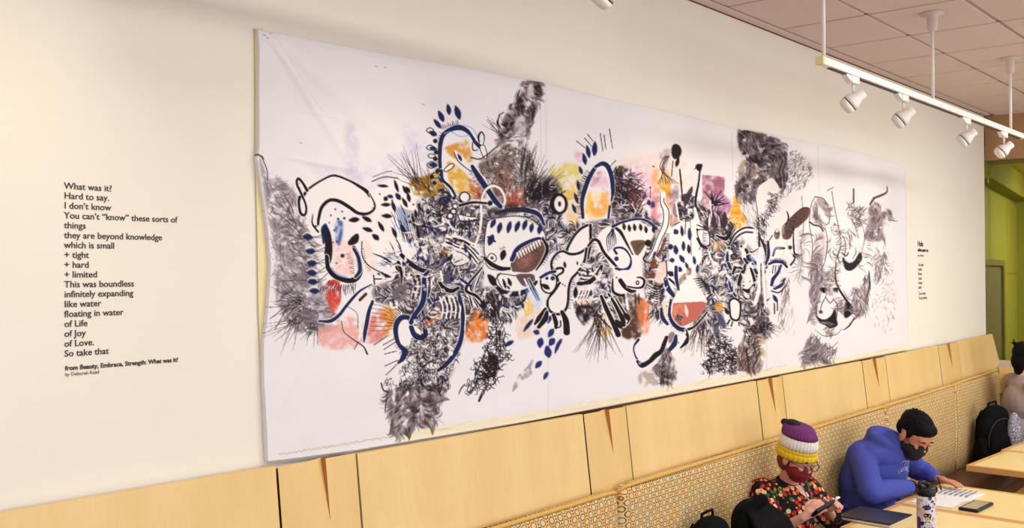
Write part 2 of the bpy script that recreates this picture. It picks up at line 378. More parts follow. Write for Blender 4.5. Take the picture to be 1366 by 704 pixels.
def fur(pts, step, L, side=1, lean=0, w=.8, col=INK, al=.9, jit=.25):
    P = smooth(pts, 8); d = np.r_[0, np.cumsum(np.hypot(*np.diff(P, axis=0).T))]; s = np.arange(0, d[-1], step)
    for t in s:
        x, y = np.interp(t, d, P[:, 0]), np.interp(t, d, P[:, 1]); x2, y2 = np.interp(t+.5, d, P[:, 0]), np.interp(t+.5, d, P[:, 1])
        a = math.atan2(y2-y, x2-x)+side*math.pi/2+math.radians(lean)+rngp.uniform(-jit, jit); l = L*rngp.uniform(.7, 1.2)
        ln([(x, y), (x+math.cos(a)*l, y+math.sin(a)*l)], [w, w*.4], col, al, False)

def flow(pts, n, L, w=.9, cols=(INK, WHT), al=.85, base=None, swirl=1.):
    for i, q in enumerate(pin(pts, n)):
        P = [np.array(q)]; l = L*rngp.uniform(.6, 1.3)/4
        for k in range(4):
            x, y = P[-1]; ix = int(min(PWN-1, max(0, (x-PX0)*PS))); iy = int(min(PHN-1, max(0, (y-PY0)*PS)))
            a = (AN[iy, ix]*swirl if base is None else math.radians(base)+(AN[iy, ix]-7)*.25*swirl); P.append(P[-1]+l*np.array((math.cos(a), math.sin(a))))
        ln(P, [w*.4, w, w*1.1, w*.8, w*.3], cols[i % len(cols)], al*rngp.uniform(.7, 1), False, False, False)

def brushy(pts, n, L=10, w=2.6, base=80, darks=((.16,.12,.14), (.30,.25,.27), (.72,.67,.69), (.50,.44,.46)), al=.5):
    flow(pts, n, L, w, darks, al, base, 2.2)

def murk(pts, al=.5, n=100, L=12, ang=60, da=90, soft=3, col=GRY):
    wash(pts, col, al, soft, 1.3)
    A_ = abs(np.dot(np.array(pts)[:, 0], np.roll(np.array(pts)[:, 1], 1))-np.dot(np.array(pts)[:, 1], np.roll(np.array(pts)[:, 0], 1)))/2
    flow(pts, int(A_/9), L*.8, 1.25, (INK, INK, WHT, (.22,.17,.24)), .9, None if da > 45 else ang, 1. if da > 45 else 1.6)
    flow(pts, int(A_/40), L*.7, 1.3, (WHT, NAVY), .9)

# ---- washes
mix((slice(0, PHN), slice(0, PWN)), np.clip((N3-.45)*.25, 0, .12), (.80,.77,.84))
wash([(460,170),(475,172),(478,245),(465,250)], (.72,.70,.84), .35, 5)
wash([(400,215),(480,225),(560,190),(590,220),(540,250),(470,250)], (.78,.76,.88), .35, 8)
wash([(535,165),(560,180),(565,200),(545,200)], (.70,.70,.86), .3, 6)
wash([(346,205),(356,232),(364,231),(376,240),(394,258),(400,276),(408,300),(418,325),(424,345),(412,380),(418,420),(450,436),(405,446),(380,425),(366,385),(366,330),(358,290),(352,250)], (.56,.51,.54), .75, 3, 1.3)
brushy([(354,236),(376,242),(404,278),(424,345),(410,400),(440,434),(405,444),(378,422),(366,370),(364,310)], 520, 12, 1.8, 60, ((.40,.34,.37), (.62,.57,.60), (.84,.80,.82), (.30,.25,.28)), .45)
hatch([(358,235),(392,258),(420,330),(408,400),(440,432),(400,445),(378,420),(366,360),(360,290)], 170, 16, 40, 60, .55, INK, .6, .4)
hatch([(380,280),(420,320),(420,370),(395,380)], 60, 18, 35, 25, .7, INK, .7, .3)
for a in ((343,205,352,212,2.5),(352,214,358,240,1.4),(380,262,392,285,1.2),(372,285,420,330,1.),(375,262,402,318,.9)): ln([(a[0],a[1]),((a[0]+a[2])/2+2,(a[1]+a[3])/2),(a[2],a[3])], a[4], INK, .7)
wash([(400,365),(420,362),(440,400),(445,425),(420,440),(400,420)], (.45,.40,.44), .6, 3)
fan(405,402,120,240,22,4,50,.7); fan(400,420,95,170,14,5,60,.7); fan(420,430,80,160,14,4,36,.7)
ln([(360,425),(390,402),(402,400)],.8); ln([(366,440),(384,408)],.7); ln([(380,375),(430,372)],.6)
hatch([(385,395),(440,400),(450,432),(395,430)],70,20,8,25,.6,INK,.7)
wash([(548,238),(562,236),(588,228),(590,257),(566,262),(545,255)], (.63,.45,.14), .95, 2)
wash([(592,198),(604,192),(614,190),(622,187),(628,200),(630,214),(618,218),(604,210),(598,206)], (.84,.58,.25), .9, 1.5)
wash([(596,216),(610,222),(628,240),(640,262),(624,264),(606,256),(598,240)], (.86,.66,.28), .9, 2)
wash([(624,238),(640,245),(648,262),(632,264)], (.68,.34,.22), .75, 2)
fan(640,262,170,280,18,0,20,.8,(.6,.2,.1))
wash([(638,222),(652,205),(670,192),(706,200),(716,232),(738,245),(740,262),(705,275),(672,272),(650,258)], (.50,.42,.40), .9, 2, 1.2)
wash([(655,235),(680,225),(690,255),(665,265)], (.55,.32,.26), .6, 4)
brushy([(640,225),(670,192),(706,200),(716,232),(738,250),(720,275),(672,275),(650,258)], 300, 9, 1.6, 60, ((.26,.20,.19), (.45,.34,.30), (.72,.66,.66)), .6)
hatch([(640,225),(670,192),(706,200),(716,232),(738,250),(720,275),(672,275),(650,258)], 420, 9, 60, 90, .6, INK, .75, .5)
wash([(672,262),(684,252),(700,252),(706,268),(692,276),(676,276)], (.74,.42,.34), .75, 2)
fan(684,274,190,350,26,2,24,.8,(.62,.25,.18))
wash([(734,222),(772,220),(772,256),(764,266),(746,262),(738,240)], (.87,.79,.40), .8, 3)
wash([(752,250),(774,248),(772,300),(758,300)], (.92,.70,.35), .5, 3)
wash([(768,203),(778,205),(778,216),(769,214)], (.88,.62,.66), .6, 1.5)
wash([(830,222),(870,222),(876,285),(850,288),(838,262)], (.88,.68,.76), .7, 5)
wash([(822,215),(900,205),(930,250),(900,280),(860,230)], (.94,.80,.72), .5, 6)
wash([(872,228),(890,226),(896,256),(884,262),(872,250)], (.90,.66,.40), .8, 3)
wash([(880,240),(893,242),(892,258),(884,258)], (.80,.62,.15), .7, 2)
wash([(872,252),(882,262),(882,290),(868,288)], (.82,.48,.50), .65, 3)
wash([(890,262),(900,255),(904,300),(892,298)], (.62,.33,.22), .7, 3)
wash([(898,252),(905,250),(905,285),(899,285)], (.45,.45,.60), .8, 1.5)
wash([(937,233),(967,236),(966,262),(976,274),(968,296),(950,300),(937,285)], (.63,.38,.48), .9, 1., .7, False)
wash([(952,262),(970,262),(976,276),(966,300),(954,296)], (.70,.50,.70), .7, 3)
wash([(979,262),(986,263),(988,280),(995,290),(990,304),(976,302),(971,288),(978,275)], (.96,.62,.12), 1., 1.2, .6)
scrib([(975,270),(988,268),(992,300),(976,300)], 16, 5, .7, (.75,.35,.05), .8)
wash([(621,405),(640,405),(650,425),(650,450),(636,456),(621,452)], (.88,.48,.20), .9, 1.5, .8)
hatch([(622,408),(640,408),(648,450),(622,452)], 22, 14, 60, 40, .7, (.7,.25,.05), .7)
wash([(432,382),(450,372),(455,395),(450,412),(444,420),(437,405)], (.80,.27,.22), .9, 1.2)
wash([(428,436),(465,422),(488,440),(480,460),(445,466),(425,458)], (.90,.60,.57), .7, 3)
wash([(492,428),(508,412),(520,430),(514,448),(496,458),(486,452)], (.84,.46,.42), .8, 2.5)
wash([(508,412),(524,410),(530,425),(520,448),(512,440)], (.84,.52,.18), .9, 2.5)
wash([(700,398),(712,400),(710,418),(700,420)], (.92,.75,.25), .8, 2); wash([(690,425),(725,410),(722,440),(692,452)], (.90,.72,.58), .5, 4)
wash([(792,420),(806,412),(818,432),(812,448),(796,446)], (.94,.78,.50), .75, 3)
wash([(818,396),(858,398),(856,440),(850,452),(836,452),(824,440)], (.32,.22,.18), .95, 1.5, .7)
hatch([(818,396),(858,398),(850,450),(830,445)], 70, 8, 60, 90, .6, INK, .6)
wash([(850,404),(866,402),(864,442),(854,440)], (.90,.50,.30), .8, 2.5)
wash([(440,325),(470,325),(472,372),(452,372)], (.95,.72,.68), .6, 4)
wash([(482,322),(500,330),(502,360),(488,362)], (.94,.80,.74), .5, 4)

# ---- the great dark tangle in the middle
murk([(552,285),(560,264),(590,262),(600,300),(598,345),(560,372),(540,392),(522,384),(534,358),(550,330)], .72, 190, 13, 20, 50)
murk([(500,382),(540,372),(575,372),(600,400),(585,430),(560,440),(545,420),(520,408),(500,402)], .62, 150, 14, 15, 40)
murk([(585,262),(640,270),(655,290),(648,325),(600,330),(585,305)], .75, 190, 8, 60, 90)
murk([(586,335),(640,340),(640,400),(620,440),(590,430),(580,380)], .6, 150, 12, 0, 60)
murk([(570,420),(620,425),(612,470),(590,520),(560,520),(545,470)], .45, 120, 9, 70, 60, 4)
murk([(638,385),(700,388),(690,420),(660,430),(640,420)], .55, 130, 12, 70, 35)
murk([(700,250),(738,235),(750,262),(752,300),(830,290),(838,330),(800,325),(772,310),(745,335),(712,325),(700,290)], .6, 330, 12, 60, 60)
fl([(500,252),(522,238),(540,240),(552,262),(560,300),(556,336),(532,352),(508,352),(494,320),(498,285)], WHT, .9)
for k in range(26): x_ = rngp.uniform(520,556); y_ = rngp.uniform(262,330); ln([(x_,y_),(x_+5,y_+9),(x_+8,y_+20)], [.5,1.5,.5], INK if k % 4 else (.35,.5,.8), .85)
ln([(497,236),(512,230),(522,228)], 1., (.3,.3,.36)); ln([(496,242),(512,236),(530,238)], 1.6, (.3,.3,.36))
murk([(822,222),(846,232),(862,280),(880,300),(830,296),(815,270)], .85, 220, 14, 55, 40, 3, (.27,.20,.19))
murk([(770,330),(812,345),(822,390),(812,418),(790,425),(768,400)], .55, 150, 12, 10, 70)
murk([(860,330),(885,300),(890,340),(885,400),(862,400)], .65, 90, 10, 60, 50, 2, (.40,.30,.26))
murk([(906,262),(925,262),(925,292),(906,292)], .95, 50, 9, 60, 60, 1, (.22,.17,.18))
murk([(930,268),(942,278),(970,285),(975,310),(935,310)], .8, 60, 14, 80, 20, 2, (.30,.24,.26))
murk([(930,310),(975,310),(1000,330),(1020,360),(1020,420),(1000,440),(960,400),(935,400)], .55, 330, 12, 75, 60)
murk([(1000,400),(1020,395),(1030,440),(1018,452),(1000,440)], .85, 110, 8, 60, 90)
murk([(930,395),(960,400),(966,440),(945,450),(925,430)], .5, 70, 13, 50, 40)
fan(800,425,60,130,34,0,60,.8,(.16,.12,.13)); fan(1016,430,10,70,24,4,30,.8); fan(935,430,70,130,30,4,50,.7,(.25,.17,.17))
fan(705,262,270,360,46,2,62,.8); fan(715,265,285,350,40,2,40,.8); fan(700,235,262,300,18,8,52,.8,(.2,.18,.2))
fan(672,180,205,255,9,6,34,.7); fan(562,252,205,262,15,2,66,.8); fan(575,258,225,280,8,4,50,.8); fan(830,270,240,330,46,6,46,.7); fan(845,275,250,340,26,4,40,.8,(.4,.2,.22))


# ---- cream lower border of the sheet, and the old seams
BXY = [(530,586),(600,575),(720,556),(829,536),(900,522),(1005,504),(1100,487),(1212,465)]
for o_, a_ in ((0,.75),(-2.5,.65),(-5,.5),(-7,.35),(-9,.2)): ln([(x,y+o_*(.9 if x < 1100 else .5)) for x, y in BXY], 4.5, (.93,.875,.74), a_, True, False, False)
for k in range(60):
    t = k/60.; x = 372+t*150; y = 608-t*24; ln([(x,y-rngp.uniform(0,3)),(x+2.5,y-1-rngp.uniform(0,3))], 1.1, (.72,.58,.42), .55, False)
for k in range(30):
    x = rngp.uniform(560,1200); y = np.interp(x, [q[0] for q in BXY], [q[1] for q in BXY])-rngp.uniform(2,9); ln([(x,y),(x+rngp.uniform(5,22),y-rngp.uniform(1,4))], rngp.uniform(.8,2.2), (.80,.74,.62), .3, False)
ln([(722,110),(723,340)], .8, (.72,.69,.72), .5, False); ln([(976,176),(978,240)], .9, (.74,.71,.74), .5, False); ln([(1021,240),(1023,495)], .9, (.74,.71,.74), .6, False); ln([(1092,195),(1094,300)], .9, (.76,.73,.76), .5, False)

# ---- grey tree standing up to the top hem
wash([(698,108),(725,110),(724,124),(717,144),(716,154),(711,160),(706,186),(694,176),(680,186),(666,196),(660,186),(668,166),(678,146),(690,126)], (.50,.43,.46), .9, 1.6, 1.5)
for q in ([(712,112),(722,112),(722,128),(714,134)],[(680,140),(697,130),(702,148),(690,154),(682,150)],[(668,170),(684,156),(682,176),(666,186)],[(705,140),(716,145),(714,160),(706,168)]): wash(q, (.10,.07,.09), .75, 2, 1.8)
brushy([(698,110),(722,112),(716,154),(706,184),(668,192),(668,166),(680,146)], 260, 9, 2.2, 100)
hatch([(690,120),(722,112),(714,160),(700,185),(664,190),(672,165)], 130, 7, 110, 50, .7, INK, .6); wash([(706,112),(712,114),(712,132),(704,128)], (.9,.86,.88), .8, 1.5); wash([(688,160),(700,156),(700,184),(690,186)], (.86,.82,.83), .8, 2)
ln([(667,153),(664,164),(668,170)],[1,3,1]); ln([(672,150),(666,153)],1.4)

# ---- dark fur block and scribbles, upper right
B = [(986,173),(1000,174),(1032,182),(1047,194),(1052,225),(1050,248),(1041,250),(1030,238),(1020,242),(1008,262),(999,269),(985,262),(981,250),(985,226),(994,208),(985,196)]
wash(B, (.38,.32,.34), .95, 2, 1.5)
for q in ([(986,173),(1000,175),(998,184),(987,186)],[(986,190),(996,192),(1002,216),(990,208)],[(1020,188),(1034,192),(1032,222),(1022,228),(1018,210)],[(1038,232),(1050,232),(1048,250),(1040,248)],[(1000,205),(1016,214),(1014,226),(1002,220)],[(984,232),(1000,240),(1002,264),(986,256)]): wash(q, (.09,.07,.08), .8, 3, 1.6)
brushy(B, 620, 11, 2.4, 82)
hatch(B, 300, 9, 75, 35, .6, INK, .55); hatch(B, 120, 9, 75, 35, .6, (.75,.70,.70), .6); wash([(988,214),(996,212),(988,240),(984,236)], (.93,.78,.66), .6, 2); wash([(1004,218),(1010,220),(1008,238),(1003,236)], (.88,.70,.50), .6, 2)
fl([(1010,262),(1012,250),(1022,242),(1030,237),(1036,242),(1040,252),(1030,268),(1016,285),(1006,278)], WHT)
hatch([(1056,200),(1066,202),(1084,222),(1084,240),(1074,250),(1054,256),(1050,262),(1052,232)], 230, 5, 125, 30, .6, INK, .75, .4)
scrib([(1028,258),(1044,255),(1038,280),(1022,290),(1018,285)], 80, 6, .7, (.3,.22,.24), .85)
hatch([(990,268),(1006,268),(1010,300),(992,300)], 40, 14, 80, 25, .6, (.4,.33,.34), .7)

# ---- black drawn beast head, left
ln([(404,262),(413,251),(430,240),(446,234),(466,241),(478,248),(492,262)], [4.5,3,2.6,3,2.6,4.5,2.5])
ln([(492,262),(499,272),(498,280),(490,285),(478,284),(466,276),(452,268),(440,267),(430,276),(426,290),(425,299)], [1.,2,3,4,4.2,4.6,4.6,4.6,4.6,4,3.4])
ln([(425,300),(420,302),(417,296),(418,285)], [2.5,2.5,2,1.2]); ln([(418,300),(424,308)], 2.5)
fl([(404,262),(413,251),(430,240),(446,234),(470,243),(492,262),(499,275),(490,284),(478,283),(455,269),(440,267),(428,278),(420,290),(412,270)], WHT, .85)
ln([(404,262),(413,251),(430,240),(446,234),(466,241),(478,248),(488,255),(492,262)], [4.5,3,2.6,3,2.6,3.6,4.8,2.5])
ln([(492,258),(499,272),(498,280),(490,285),(478,284),(466,276),(452,268),(440,267),(430,276),(426,290),(425,299)], [1.2,2,3,4,4.2,4.6,4.6,4.6,4.6,4,3.4])
ln([(410,254),(404,244),(398,238),(396,245),(402,258),(408,272),(409,282),(406,287),(401,283),(399,270),(400,263)], [4,3,3.4,3,3,2.6,3,3.4,3.6,3.4,4.6])
for x, y, r in ((448,279,1.2),(457,282,1.2),(442,287,1.1),(452,292,1.6),(460,291,1.6),(440,297,.9),(447,307,1.4),(425,309,1.3)): dot(x, y, r)
# spots and leaves right of the head
for x, y, L, W, a in ((510,248,15,4,5),(528,248,18,4.5,70),(514,273,14,5,0),(516,288,15,6,5),(525,275,16,5,72),(473,293,15,7,-5),(490,292,15,6,28),(491,306,15,6,18),(502,316,12,7,40),(540,253,13,5,62),(544,253,10,5,60),(545,263,14,5,75),(540,270,15,5,60),(531,262,11,6,55),(555,285,12,4.5,82),(538,305,14,6,62),(526,310,15,5,65),(552,295,22,4,80),(558,310,22,5,82),(566,300,16,4,75),(509,302,16,5,60)): leaf(x, y, L, W, a, INK)
dot(514,265,3.2); dot(523,267,1.2); dot(506,259,1.2); leaf(520,262,9,5,15,NAVY); leaf(530,262,10,5,60,NAVY)
for k in range(16):
    x = 525+k*2.6; ln([(x,275+k*.6),(x+8,295),(x+13,322)], [.6,1.1,.5], INK if k % 3 else NAVY, .9)
wash([(532,275),(545,285),(548,310),(538,300)], (.45,.60,.85), .5, 2)
fl([(468,318),(475,312),(479,313),(478,322),(470,327),(464,325)], INK); ln([(464,326),(462,319),(470,311),(480,309)], 1.6, WHT)
# ink pool and egg sacs
fl([(430,306),(436,300),(442,312),(444,330),(442,348),(436,356),(433,340),(434,322)], INK)
fl([(429,304),(436,298),(438,312),(432,326),(430,318)], (.08,.12,.26), .9); wash([(448,298),(458,296),(456,322),(450,326)], (.25,.35,.62), .9, 1.5)
ln([(436,342),(438,358),(448,369),(463,374),(474,372),(480,362),(478,344),(472,330)], [5,6,6.5,7,7.5,7.5,7,5], INK); ln([(472,332),(478,344),(480,360),(474,369)], [4,5,5,4], NAVY)
ln([(442,357),(450,366),(462,370)], 2.2, (.50,.60,.85), .8)
fur([(466,338),(471,350),(472,364)], 3, 6, 1, 0, .8); fur([(486,332),(489,350),(497,362)],3,4,1,0,.8)
ln([(483,322),(483,340),(490,352),(502,360),(512,364)], 1.4)
dot(457,341,2.6); dot(449,351,1.2); dot(450,322,1.3); dot(445,323,1)
hatch([(445,330),(468,332),(466,362),(450,362)], 26, 3, 0, 90, .9, (.85,.45,.42), .6)
for i, (x, y) in enumerate(((411,316),(414,335),(416,351),(416,364),(417,376),(419,388))):
    leaf(x, y, 13.5, 7.5, 4, NAVY); ln([(x+6,y),(x+14,y-1-i*1.2),(x+20,y-3-i*2.2)], .8); ln([(x+6,y+1),(x+18,y+1-i*1.2)], .6)
    ln([(x-7,y-3),(x-1,y-6),(x+6,y-4)], 1.2, WHT, .9)
fur([(440,374),(455,380),(476,378)], 3.2, 12, 1, 0, 1.3)
ln([(500,372),(515,372)],2,INK); ln([(499,367),(500,379)],1.8,INK); leaf(513,367,20,5,15,INK); ln([(505,382),(506,390)],1.2)
for k in range(7): ln([(498+k*3,338+k),(510+k*3,342+k*2),(522+k*2,350+k)], 1.0+.5*(k % 2), NAVY if k % 3 == 0 else INK, .85)
hatch([(505,335),(535,335),(535,355),(508,355)], 40, 9, 10, 30, .9, NAVY, .8)
ln([(536,340),(548,352),(562,360),(574,362)], [5,6.5,6,5]); fur([(540,338),(552,348),(566,355)], 3.5, 7, -1, 0, 1.6, WHT)
ln([(532,350),(536,366),(536,378)], [5,4,2]); ln([(528,352),(531,362)],3,INK); ln([(539,350),(540,368)],1.6,WHT)
wash([(524,392),(530,375),(536,370),(544,386),(538,402),(526,398)], (.42,.38,.40), .9, 1)
ln([(521,403),(523,410),(529,409),(530,402)], 2.2, WHT); ln([(525,400),(526,407)],2,INK)
for k in range(9): ln([(545+k*4,366),(552+k*3,380),(548+k*3,398)], 1.2+(k % 2), INK if k % 2 else WHT, .8)
# blue arms below
ln([(425,428),(440,428),(452,420),(460,410),(470,398),(480,388),(496,379)], [3,5,4.5,4,4,3,1.5], NAVY)
ln([(497,402),(492,415),(489,430),(486,445),(485,456)], [4,5,5.5,5,2], NAVY)
ln([(466,412),(478,420),(480,440),(478,455)], 2.2, WHT); ln([(480,400),(488,392)],4,(.3,.15,.14)); ln([(462,408),(476,418),(477,438)],.7)
ln([(455,428),(458,442),(470,452),(484,462),(489,472)], [1,1,1.4,2.4], (.22,.14,.14)); ln([(478,455),(472,466)],1)
for k in range(7): ln([(495,405+k*6),(515,410+k*5),(530,424+k*2)], .7, INK, .7)
# S-shaped tube
ln([(548,432),(545,424),(535,424),(528,434),(528,448),(532,460),(539,468),(536,478),(530,484)], [4,6,7,7,6,5,8,7,3], NAVY)
ln([(548,436),(552,446),(560,450),(567,446),(566,438)], [6,7,8,7,6], NAVY); ln([(548,430),(553,420),(563,405),(566,390),(566,370),(572,362)], [6,6,7,7,6,4], NAVY)
ln([(553,436),(560,444)], [3,5], WHT); ln([(564,435),(578,424),(584,416)], 1.8, (.85,.30,.12)); ln([(566,438),(582,424)],1,(.95,.75,.3))
fur([(530,420),(538,415),(550,420)], 2.5, 5, -1, 0, 1); fan(566,444,-60,60,9,6,12,1.2,WHT)
for a in ((525,452,510,460),(527,456,511,466),(528,468,512,472),(530,480,512,488),(528,486,514,500),(516,448,498,460)): ln([(a[0],a[1]),(a[2],a[3])], 1.1)
# second blue arm down to the left foot
ln([(612,395),(615,405),(617,420),(616,440),(612,458),(604,474),(594,486),(584,494)], [4,5,5.5,5.5,6.5,6.5,6,4], NAVY); ln([(618,398),(621,420),(619,440)], 1.4, WHT)
for x, y in ((606,462),(611,472),(602,488)): ln([(x-2,y),(x,y-2),(x+2,y),(x,y+2)], .8, INK, .8, True, True); dot(600,471,3,WHT)
fur([(611,398),(613,420),(612,440)], 2.2, 12, 1, 0, .9); fur([(619,400),(621,420)], 2.4, 8, -1, 0, .9)
# clumps over the foot
hatch([(545,450),(580,440),(600,455),(596,490),(600,520),(560,520),(530,515),(535,490)], 260, 8, 110, 60, 1.1, INK, .9, .5)
F = [(514,512),(524,520),(540,512),(560,516),(580,512),(596,520),(590,535),(582,566),(574,570),(556,568),(546,576),(532,582),(524,580),(522,560),(518,545)]
wash(F, (.45,.41,.44), .95, 1.6, 1.5); wash([(548,540),(560,538),(556,566),(548,566)], (.16,.13,.15), .8, 2.5); wash([(572,515),(592,520),(584,545),(572,540)], (.18,.15,.17), .8, 3); wash([(562,552),(574,548),(570,568),(560,568)], (.55,.34,.28), .6, 2); wash([(534,526),(558,524),(552,535),(534,535)], (.86,.82,.85), .6, 2)
wash([(524,560),(544,548),(546,572),(528,578)], (.72,.69,.72), .6, 3); brushy(F, 420, 11, 2.4, 108)
hatch(F, 120, 9, 115, 40, .6, INK, .6); hatch([(512,505),(600,505),(596,522),(514,520)], 90, 7, 110, 60, 1.2, INK, .9, .5)
ln([(508,511),(511,520),(516,522)], 1.8); ln([(516,530),(514,548)], 1.4)

# ---- arch creature
ln([(587,226),(586,210),(587,192),(591,180),(600,173),(612,170),(622,174),(629,182),(634,190),(641,196)], [4.5,5,6,6,6,7.5,5.5,4,4.5,6], NAVY)
ln([(588,228),(590,240),(600,250),(607,262)], [5,4,4,3], NAVY); ln([(592,178),(602,176),(613,182),(626,180)], 1.4, (.55,.65,.9), .8)
ln([(618,167),(630,172),(640,188)], 1.6, (.55,.65,.92), .7)
for x, y, L, W, a in ((583,165,16,6,52),(588,155,17,7,65),(598,146,15,6.5,80),(610,150,20,8,72),(577,178,12,7,25),(577,198,10,6,10),(577,220,12,7,10)): leaf(x, y, L, W, a, NAVY)
fur([(590,172),(600,168),(612,165)], 2.4, 5, -1, 0, 1.2)
for x, y, rx, ry in ((573,174,5,3.5),(573,197,5,3.5),(575,220,6,4.5),(575,208,5,3),(580,234,6,4)): ln([(x-rx,y),(x,y-ry),(x+rx,y),(x,y+ry)], 1.2, INK, 1, True, True)
for x, y in ((580,188),(581,203),(580,212),(583,228),(578,244),(575,236)): dot(x, y, 3, INK); 
ln([(639,190),(638,182),(642,176),(646,182),(645,192)], [1.5,3,2,1.5,1]); ln([(630,190),(631,200),(637,200)],1.4); fl([(640,196),(646,194),(650,206),(648,212),(644,208)], WHT, 1, True, INK, 1)
fl([(592,226),(600,219),(605,219),(603,224),(594,229)], WHT, 1, True, INK, 1.2)
fl([(606,200),(616,208),(622,216),(616,218),(608,210)], WHT); leaf(613,210,12,4,60,NAVY); ln([(605,203),(612,216),(628,228),(632,224)],1.2)
ln([(628,210),(640,212),(650,206),(664,195)], 1.6); for_ = 0
ln([(630,222),(640,238),(652,256),(660,268),(668,276)], [5,7.5,7,7,5], NAVY); ln([(634,222),(648,240)], 1, WHT)
fur([(630,226),(640,242),(650,256)], 2.4, 7, 1, 0, .9)
ln([(632,330),(638,312),(641,290),(641,270),(645,256),(656,248),(667,252),(673,265),(671,278),(668,288),(675,296),(688,290)], [3,3.4,3.2,3,3,3.4,3.4,3.2,3,3.2,3,1.5], WHT)
ln([(636,300),(639,272),(643,256),(655,245),(668,249)], .8, INK)
for x, y, r in ((619,263,6),(606,275,2.6),(604,282,2.6),(600,288,3)): dot(x, y, r+1.8, INK); dot(x, y, r, WHT)
ln([(612,274),(630,270),(648,271)], [4,3.4,3]); dot(653,271,3.4,INK); fl([(611,286),(620,288),(636,290),(636,292),(620,295),(612,293)], WHT, 1, True, INK, 1.2)
ln([(588,300),(596,295),(604,305),(616,308),(628,305),(632,296)], 2., WHT)
scrib([(608,296),(634,294),(632,306),(612,308)], 60, 5, .8)
leaf(596,268,14,6,-50,NAVY); leaf(587,254,10,4,-20,NAVY); leaf(588,240,10,6,30,NAVY)
fan(600,262,150,250,16,2,22,1.2); fan(592,290,120,230,14,2,22,1.1)
for k in range(24): a = rngp.rand(2)*(60, 60)+(545,255); dot(a[0], a[1], rngp.uniform(.8, 2.4), NAVY if k % 2 else INK)

# ---- big fish head
fl([(648,300),(656,292),(668,290),(690,288),(708,292),(722,304),(728,318),(715,330),(700,326),(688,334),(683,345),(680,358),(660,360),(648,352),(645,330)], WHT, 1, True, INK, 1.2)
ln([(662,284),(680,280),(700,280),(718,286),(726,300)], [5,6,7,6,3], NAVY); wash([(650,280),(668,274),(690,272),(705,280),(680,286),(655,292)], (.20,.16,.18), .8, 2)
for x, y, L, W, a in ((657,298,14,6.5,-60),(666,304,16,7,-75),(679,303,17,6.5,-75),(690,302,16,6.5,-70),(700,300,15,6.5,-72),(709,304,13,6,-80),(720,306,13,7,-75)): leaf(x, y, L, W, a, NAVY)
leaf(654,320,16,9,-70,NAVY); ln([(650,316),(660,322)],2.4,NAVY); leaf(671,340,15,8,-75,INK); fur([(668,333),(675,330)],2,4,-1,0,.9)
ln([(650,343),(654,338),(660,340),(662,346),(656,350),(650,348)], 1.2, INK, 1, True, True); dot(656,344,2,NAVY); dot(641,346,4,INK); dot(641,346,2.6,WHT); dot(641,346,1,INK)
fl([(684,345),(692,334),(705,326),(718,320),(726,326),(728,338),(722,350),(712,360),(700,364),(684,362)], (.42,.30,.29)); wash([(690,345),(705,335),(712,350),(695,358)], (.62,.42,.38), .8, 3); hatch([(688,340),(720,325),(722,350),(700,362)], 50, 8, 40, 30, .6, INK, .5)
ln([(683,346),(690,332),(704,323),(718,318),(725,320)], [6,6,5,4,3], NAVY); ln([(724,318),(730,332),(724,348),(716,360)], [3,4,3.4,2])
for k in range(9): x = 690+k*3.6; y = 338-k*2.1; ln([(x,y),(x+2.2,y+6)], [3.2,1.6], WHT)
ln([(646,344),(655,352),(668,358),(680,358)], [4,6,6,4]); ln([(652,360),(670,363),(690,364),(710,366)], [2,2.4,3,2.4], WHT)
fl([(664,366),(690,368),(712,370),(710,382),(690,388),(672,386)], WHT, 1, True, INK, 1.2); fl([(690,366),(712,366),(712,378),(700,382),(692,374)], (.38,.30,.29))
leaf(673,378,14,4,75,INK); leaf(680,376,12,5,70,INK); ln([(662,382),(672,390),(690,392),(706,386),(716,376)], [5,7,7,6,4], INK); ln([(672,392),(690,394),(704,388)], 2.6, NAVY)
fl([(650,366),(660,370),(662,382),(654,378)], INK); ln([(666,386),(661,374),(668,364)],1.4,INK)
# mane flowing left from the eye
for k, (a, b) in enumerate((((636,352),(592,322)),((638,347),(596,318)),((640,342),(600,314)))):
    ln([a,(622,334-k*5),(608,328-k*4),b], [2.,3.6,4.6,2.6], INK); ln([(a[0],a[1]+2),(622,337-k*5),(608,331-k*4),(b[0],b[1]+2)], 2, WHT)
ln([(596,316),(612,316),(628,324),(644,328)], 2.6, WHT); ln([(600,319),(612,322),(624,330)], 2, (.5,.42,.2))
ln([(588,330),(598,338)], [4,2.4], (.85,.65,.12))
for k in range(6): ln([(645-k*.5,352+k),(636-k*3,375+k*2),(628+k*1.5,395),(630-k*.2+k*4,410)], [2.4,4,4,1.5], (NAVY, WHT, INK)[k % 3])
fl([(600,342),(612,336),(626,346),(620,352),(606,354)], WHT, .9, True, INK, 1.2); ln([(606,350),(616,346)],1.6,NAVY); dot(599,345,3.2,INK)
ln([(586,376),(592,384),(602,388),(611,384)], [4,6,6,4]); dot(597,372,7,(.3,.3,.36)); ln([(588,362),(590,374)],3,WHT); dot(603,372,3,NAVY)
for k in range(5): ln([(586+k*6,396),(590+k*6,410),(588+k*6,424)], 2., WHT); ln([(589+k*6,396),(593+k*6,410),(591+k*6,424)], 1.2, INK)
ln([(614,372),(622,378),(628,382)],3,NAVY); leaf(613,398,20,5,80,NAVY)
hatch([(640,388),(700,392),(695,412),(650,405)], 120, 12, 70, 25, 1.1, INK, .85); hatch([(670,400),(705,395),(700,420),(672,425)], 40, 12, 65, 15, 1.4, WHT, .85)
ln([(664,404),(680,410),(698,402),(703,392)], 2.4, NAVY); fl([(645,400),(640,408),(648,412)],INK)
hatch([(642,402),(668,402),(664,425),(646,425)], 70, 9, 60, 50, 1.6, INK, .9)

